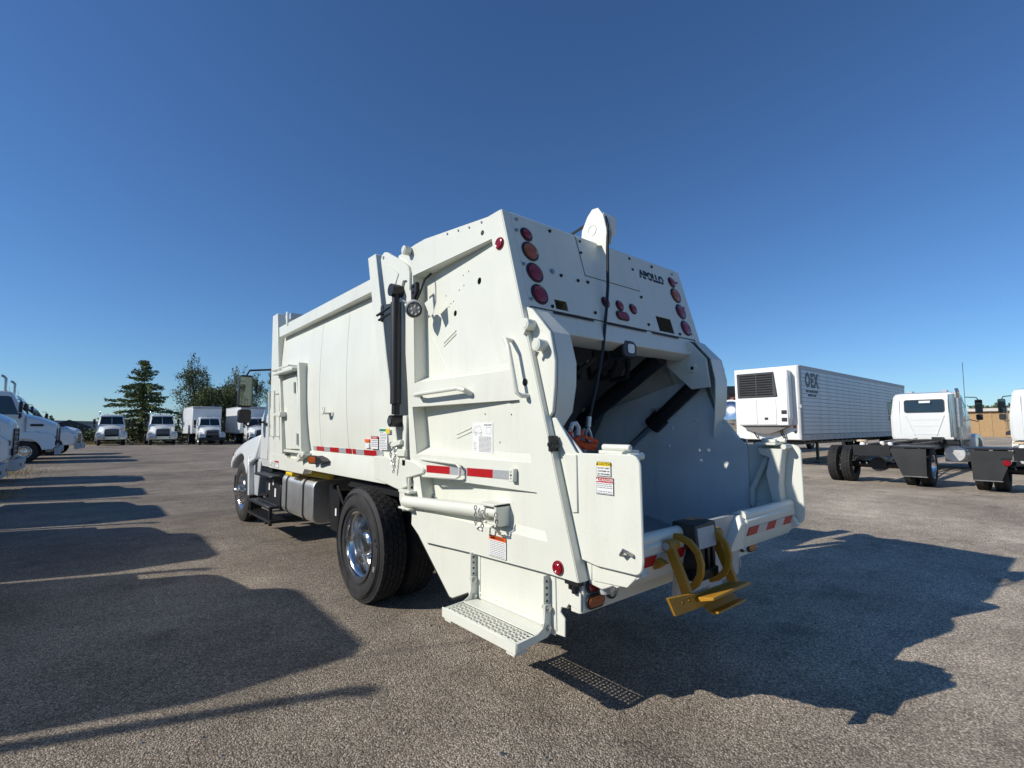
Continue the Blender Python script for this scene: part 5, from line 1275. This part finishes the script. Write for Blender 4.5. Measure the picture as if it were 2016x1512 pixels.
ug = MB().box(.3, TL, -.5, -.4, .80, 1.03).box(.3, TL, .4, .5, .80, 1.03)
for i in range(24): ug.box(.4+.66*i, .46+.66*i, -1.2, 1.2, .94, 1.03)
ug.build('underframe', SATIN, tr)
for s in (-1, 1): MB().box(3.0, 3.12, s*.85, s*.75, .12, 1.0).box(2.9, 3.25, s*.9, s*.7, .0, .05).build('landing_leg', SATIN, tr, bevel=.01)
for x in (TL-3.0, TL-1.75):
    MB().cyl((x, -.9, .515), (x, .9, .515), .07, 10).build('axle', SATIN, tr)
    for s in (-1, 1):
        far_wheel(tr, (x, s*1.10, .515), s, dual=True); far_wheel(tr, (x, s*.78, .515), s, dual=True)

# ---- polished tanker behind the trailer --------------------------------------------
tk = thing('tank_truck', 'polished steel tank truck half hidden between the garbage truck and the trailer', 'tank truck', (26.2, 9.75, 0), R(0))
prf = [(.001, -.36), (.45, -.32), (.85, -.20), (1.12, 0.0), (1.16, .05), (1.16, 6.0), (1.1, 6.1), (.6, 6.3), (.001, 6.35)]
tb_ = MB().lathe(prf, (0, 0, 2.0), (1, 0, 0), 40, closed=False).build('tank', CHROME, tk)
MB().lathe([(1.10, -.02), (1.20, -.02), (1.20, .10), (1.16, .10)], (0, 0, 2.0), (1, 0, 0), 40).build('tank_ring', WHITE2, tb_)
multi('lettering', [(text_data('VALLEW', .22, frameM((-.345, 0.05, 1.72), (0, -1, 0), (0, 0, 1), (-1, 0, 0)), extrude=.01), NAVY)], tb_)
MB().box(-.30, 6.0, -.45, -.35, .75, 1.0).box(-.3, 6.0, .35, .45, .75, 1.0).box(-.3, 6.0, -.9, .9, .82, .9).build('chassis_frame', SATIN, tk)
MB().cyl((.6, 0, 3.15), (.6, 0, 3.35), .25, 16).box(.2, 1.5, -.1, .1, 3.1, 3.3).build('manhole', mat('rusty_red', (.25, .07, .04), .7, var=.3), tb_)
for x in (1.2, 2.5):
    for s in (-1, 1): far_wheel(tk, (x, s*1.05, .515), s, dual=True)
PT = dict(PC); tkc = Matrix.Translation((9.6, 0, 0)); conv_cab(tk, PT, tkc)
for s in (-1, 1): far_wheel(tk, (9.6, s*.92, .515), s)

# ================================================================== buildings
CLAD = mat('dark_grey_cladding', (.10, .098, .095), .55, var=.1, dirt=(.13, .07, .05), streak=.4)
def shed(name, label, x0, x1, y0, y1, h, m, pitch, trim, door=None, step=.9):
    t = thing(name, label, 'building', ((x0+x1)/2, (y0+y1)/2, 0)); cx, cy = (x0+x1)/2, (y0+y1)/2; hx, hy = (x1-x0)/2, (y1-y0)/2
    w = MB().box(-hx, hx, -hy, hy, 0, h).build('wall', m, t)
    b = MB(); k = int(2*hx/step)
    for i in range(k): b.box(-hx+step*(i+.3), -hx+step*(i+.5), -hy-.06, -hy, 0, h-.05)
    k = int(2*hy/step)
    for i in range(k): b.box(-hx-.06, -hx, -hy+step*(i+.3), -hy+step*(i+.5), 0, h-.05)
    b.build('cladding_rib', m, w)
    MB().prism([(-hx-.4, h), (hx+.4, h), (hx+.4, h+.15), (0, h+pitch+.15), (-hx-.4, h+.15)], -hy-.4, hy+.4, 'y').build('roof', trim, t)
    MB().box(-hx-.45, hx+.45, -hy-.5, -hy-.38, h-.25, h+.16).build('fascia', trim, t)
    MB().box(-hx-.5, -hx-.38, -hy-.45, hy+.45, h-.25, h+.16).build('fascia', trim, t)
    for (a, c, z0_, z1_) in (door or []):
        d = MB().box(a, c, -hy-.10, -hy-.02, z0_, z1_).build('door' if z0_ < .5 else 'window', GLASS if z0_ > .5 else GALV, t); MB().box(a-.08, c+.08, -hy-.08, -hy-.03, z1_, z1_+.08).build('frame', trim, d)
    return t
shed('industrial_shed', 'dark grey ribbed metal shed behind the tank truck', 40, 66, 20.5, 42, 5.2, CLAD, .7, mat('brown_fascia', (.05, .035, .03), .6), [(3, 7, 0, 4), (-9, -6, 0, 3)])
TAN = mat('tan_cladding', (.38, .24, .11), .6, var=.08)
shed('warehouse', 'low tan metal warehouse beyond the chassis trucks on the right', 96, 140, -6, 22, 3.9, TAN, .6, mat('pale_fascia', (.55, .52, .46), .6), [(-12, -8, 0, 3.6), (2, 6, 0, 3.6)], 1.4)
shed('low_warehouse', 'low pale grey building far behind the left row of trucks', -60, 2, 170, 195, 3.3, mat('pale_grey_wall', (.42, .43, .44), .7), .8, mat('grey_roof', (.30, .31, .33), .6), [(10, 16, 0, 3.5), (28, 34, 0, 3.5), (-20, -14, 0, 3.5)], 2.5)
shed('gabled_house', 'small dark gabled building far behind the left row', -9.5, -3, 140, 150, 1.9, mat('dark_siding', (.12, .115, .11), .7), 1.5, mat('dark_roof', (.06, .06, .065), .7), [(-2, 0, 1, 2.2)])

# small far pickup-like cars in front of the tan warehouse
def car(loc, rz, m, label):
    t = thing('parked_car', label, 'car', loc, rz, 'cars parked before the tan warehouse')
    b = MB().loft([[(x, y, z) for x, z in ((-2.2, .35), (-2.25, .75), (-2.1, .95), (-1.6, 1.0), (-1.1, 1.42), (.3, 1.45), (.95, 1.02), (1.9, .92), (2.2, .7), (2.2, .35))] for y in (-.85, -.8, .8, .85)]).build('car_body', m, t, bevel=.03)
    for s in (-1, 1): MB().prism([(-1.35, 1.03), (.75, 1.03), (.25, 1.36), (-1.05, 1.36)], s*.86, s*.84, 'y').build('side_window', GLASS, t)
    for x in (-1.35, 1.4):
        for s in (-1, 1): MB().lathe([(.001, -.1), (.32, -.1), (.33, 0), (.32, .1), (.2, .11), (.001, .11)], (x, s*.78, .33), (0, s, 0), 16).build('wheel', RUBBER, t)
    return t
car((90, -1.5, 0), R(80), WHITE2, 'white car parked before the tan warehouse')
car((90, 1.6, 0), R(95), mat('dark_car_paint', (.03, .03, .035), .25, coat=.5), 'dark car parked before the tan warehouse')
car((88, -6.5, 0), R(85), mat('red_car_paint', (.35, .03, .02), .3, coat=.5), 'red car parked at the right before the tan warehouse')

# ================================================================== vegetation
NEED = mat('conifer_needles', (.12, .15, .048), .75, var=.5, scale=.8)
LEAF = mat('broad_leaves', (.12, .14, .045), .7, var=.5, scale=.7)
LEAF2= mat('dark_leaves', (.085, .105, .040), .7, var=.5, scale=.7)
HEDG = mat('hedge_leaves', (.060, .070, .026), .8, var=.6, scale=.5)
BARK = mat('bark', (.09, .065, .045), .9, var=.3, scale=8, bump=.5, bscale=20)
def leaf_quads(vs, fs, c, d, n, spread, size, rnd, droop=0.0):
    for _ in range(n):
        p = Vector(c) + Vector((rnd.gauss(0, spread), rnd.gauss(0, spread), rnd.gauss(0, spread*.8)))
        u = (Vector(d)*1.2 + Vector((rnd.uniform(-1, 1), rnd.uniform(-1, 1), rnd.uniform(-1, 1)-droop))).normalized()
        w = u.cross(Vector((rnd.uniform(-1, 1), rnd.uniform(-1, 1), rnd.uniform(-1, 1)))).normalized()
        s = size*rnd.uniform(.6, 1.3); k = len(vs)
        vs += [p-u*s*.2, p+u*s*.45+w*s*.28, p+u*s*1.1, p+u*s*.45-w*s*.28]; fs.append((k, k+1, k+2, k+3))
def raw(name, vs, fs, m, parent, kind=None):
    me = bpy.data.meshes.new(name); me.from_pydata([tuple(v) for v in vs], [], fs); me.materials.append(m); me.update()
    o = bpy.data.objects.new(name, me); COL.objects.link(o)
    if parent: o.parent = parent
    if kind: o['kind'] = kind
    return o
def conifer(loc, h, rad, label, seed):
    rnd = random.Random(seed); t = thing('conifer_tree', label, 'tree', loc)
    b = MB().cyl((0, 0, 0), (.1, 0, h*.55), .20, 10, r2=.10).cyl((.1, 0, h*.55), (0, 0, h*.99), .10, 8, r2=.012)
    vs, fs = [], []
    z = h*.10; ring = 0
    while z < h*.97:
        f = 1-(z/h); L0 = rad*(f**.85)*1.02+.10
        for k in range(7 if f > .25 else 5):
            a = ring*.7 + 2*math.pi*k/7 + rnd.uniform(-.3, .3); L = L0*rnd.uniform(.55, 1.18)
            d = Vector((math.cos(a), math.sin(a), rnd.uniform(-.12, .16) + (.35 if f < .25 else 0)))
            e = Vector((0, 0, z)) + d*L - Vector((0, 0, L*.10))
            b.cyl((0, 0, z), e, .03*f+.012, 5, r2=.008)
            nst = max(3, int(L/.16))
            for i in range(nst):
                q = (i+.6)/nst; c = Vector((0, 0, z))*(1-q)+e*q
                leaf_quads(vs, fs, c+Vector((0, 0, -.04)), d, 11, .085+.05*(1-q), .21, rnd, .25)
        z += .36+.24*f; ring += 1
    b.build('trunk', BARK, t); raw('crown', vs, fs, NEED, t)
    return t
def broad(loc, h, rx, label, seed, m, n_cl=90, per=70, base=.22, shoots=14, leaf=.17):
    rnd = random.Random(seed); t = thing('leafy_tree', label, 'tree', loc)
    b = MB().cyl((0, 0, 0), (.15, .1, h*.35), .17, 10, r2=.11); vs, fs = [], []
    for i in range(n_cl):
        a = rnd.uniform(0, 6.283); r = rx*math.sqrt(rnd.random()); z = h*(base+(.80-base)*rnd.random()**.9)
        lim = math.sqrt(max(.05, 1-((z/h-.45)/.48)**2)); c = Vector((math.cos(a)*r*lim, math.sin(a)*r*lim, z))
        if i % 3 == 0: b.cyl((.15*rnd.random(), .1, h*rnd.uniform(.15, .4)), c, .05, 5, r2=.012)
        leaf_quads(vs, fs, c, (0, 0, .2), per, rnd.uniform(.22, .42), leaf, rnd)
    for i in range(shoots):
        a = rnd.uniform(0, 6.283); r = rx*rnd.uniform(.1, .95); p0 = Vector((math.cos(a)*r, math.sin(a)*r, h*rnd.uniform(.55, .75))); p1 = p0+Vector((rnd.uniform(-.6, .6), rnd.uniform(-.6, .6), h*rnd.uniform(.12, .30)))
        b.cyl(p0, p1, .03, 5, r2=.006)
        for q in range(9): leaf_quads(vs, fs, p0.lerp(p1, q/9), (p1-p0).normalized(), 9, .12, leaf, rnd)
    b.build('trunk', BARK, t); raw('crown', vs, fs, m, t)
    return t
conifer((1.3, 63.5, 0), 9.2, 4.7, 'tall conifer with spreading branches behind the left pair of trucks', 11)
broad((6.4, 66.0, 0), 10.8, 2.0, 'tall narrow tree with a thin spire of leaves behind the first box truck', 21, LEAF2, 110, 60, .15, 12)
broad((8.7, 64.5, 0), 7.6, 3.0, 'round bushy tree right above the first box truck', 22, LEAF, 210, 90)
broad((11.3, 63.0, 0), 9.2, 2.2, 'open tree with upright shoots between the two box trucks', 23, LEAF, 110, 60, .2, 20)
broad((15.3, 60.5, 0), 10.4, 2.4, 'loose tree with long upright shoots beside the garbage truck mirror', 24, LEAF, 80, 55, .2, 26)
broad((19.6, 60, 0), 7.5, 3.2, 'bushy tree mostly hidden behind the garbage truck body', 25, LEAF2, 90, 60)
# low bank of shrubs behind the back row
rnd = random.Random(5); vs, fs = [], []
for i in range(520):
    t_ = rnd.random(); x = -16+46*t_+rnd.uniform(-.5, .5); y = 68-8*t_+rnd.uniform(0, 2.5); z = rnd.uniform(.1, 1.0 if t_ < .30 else 2.2+.9*math.sin(t_*9))
    leaf_quads(vs, fs, (x, y, z), (0, 0, .3), 34, .40, .24, rnd)
o = raw('hedge', vs, fs, HEDG, None, 'stuff'); o['label'] = 'low mass of wild shrubs behind the trucks at the back'; o['category'] = 'shrubs'
# trees far behind the tan warehouse and the far left
for i, (x, y, h, rx, lab) in enumerate(((150, 0, 8.4, 6.5, 'dark round tree behind the roof of the tan warehouse, left of the second cab'), (158, 12, 7.2, 6.0, 'dark tree behind the tan warehouse roof, farthest left of its group'), (150, -12, 9.2, 6.5, 'dark round tree behind the tan warehouse, right by the second cab'))):
    broad((x, y, 0), h, rx, lab, 40+i, LEAF2, 110, 60, .2, 6, .42)
broad((-10.5, 138, 0), 4.6, 2.0, 'small dark tree beside the gabled building far left', 50, LEAF2, 40, 50, .2, 4, .3)
# dry grass at the feet of the left row and along the back edge
DRY = mat('dry_grass_blades', (.33, .25, .10), .8, var=.35, scale=3)
rnd = random.Random(8); vs, fs = [], []
def blades(cx, cy, rx, ry, n, h0, h1):
    for _ in range(n):
        x = cx+rnd.gauss(0, rx); y = cy+rnd.gauss(0, ry); h = rnd.uniform(h0, h1); a = rnd.uniform(0, 6.28); w = .004+.004*rnd.random()
        d = Vector((rnd.uniform(-.6, .6), rnd.uniform(-.6, .6), 1)).normalized(); k = len(vs); p = Vector((x, y, 0)); u = Vector((math.cos(a), math.sin(a), 0))*w
        vs.extend([p-u, p+u, p+d*h]); fs.append((k, k+1, k+2))
blades(-4.75, 12.0, .22, .25, 260, .08, .30); blades(-5.0, 20.5, .5, 1.2, 500, .05, .25)
o = raw('dry_grass', vs, fs, DRY, None, 'stuff'); o['label'] = 'dry grass tufts growing at the feet of the left row'; o['category'] = 'grass'
vs, fs = [], []
blades(-4.0, 61.6, 3.0, .5, 2500, .2, .6)
o = raw('dry_weeds', vs, fs, DRY, None, 'stuff'); o['label'] = 'dry weeds along the back edge left of the chrome bumper trucks'; o['category'] = 'weeds'
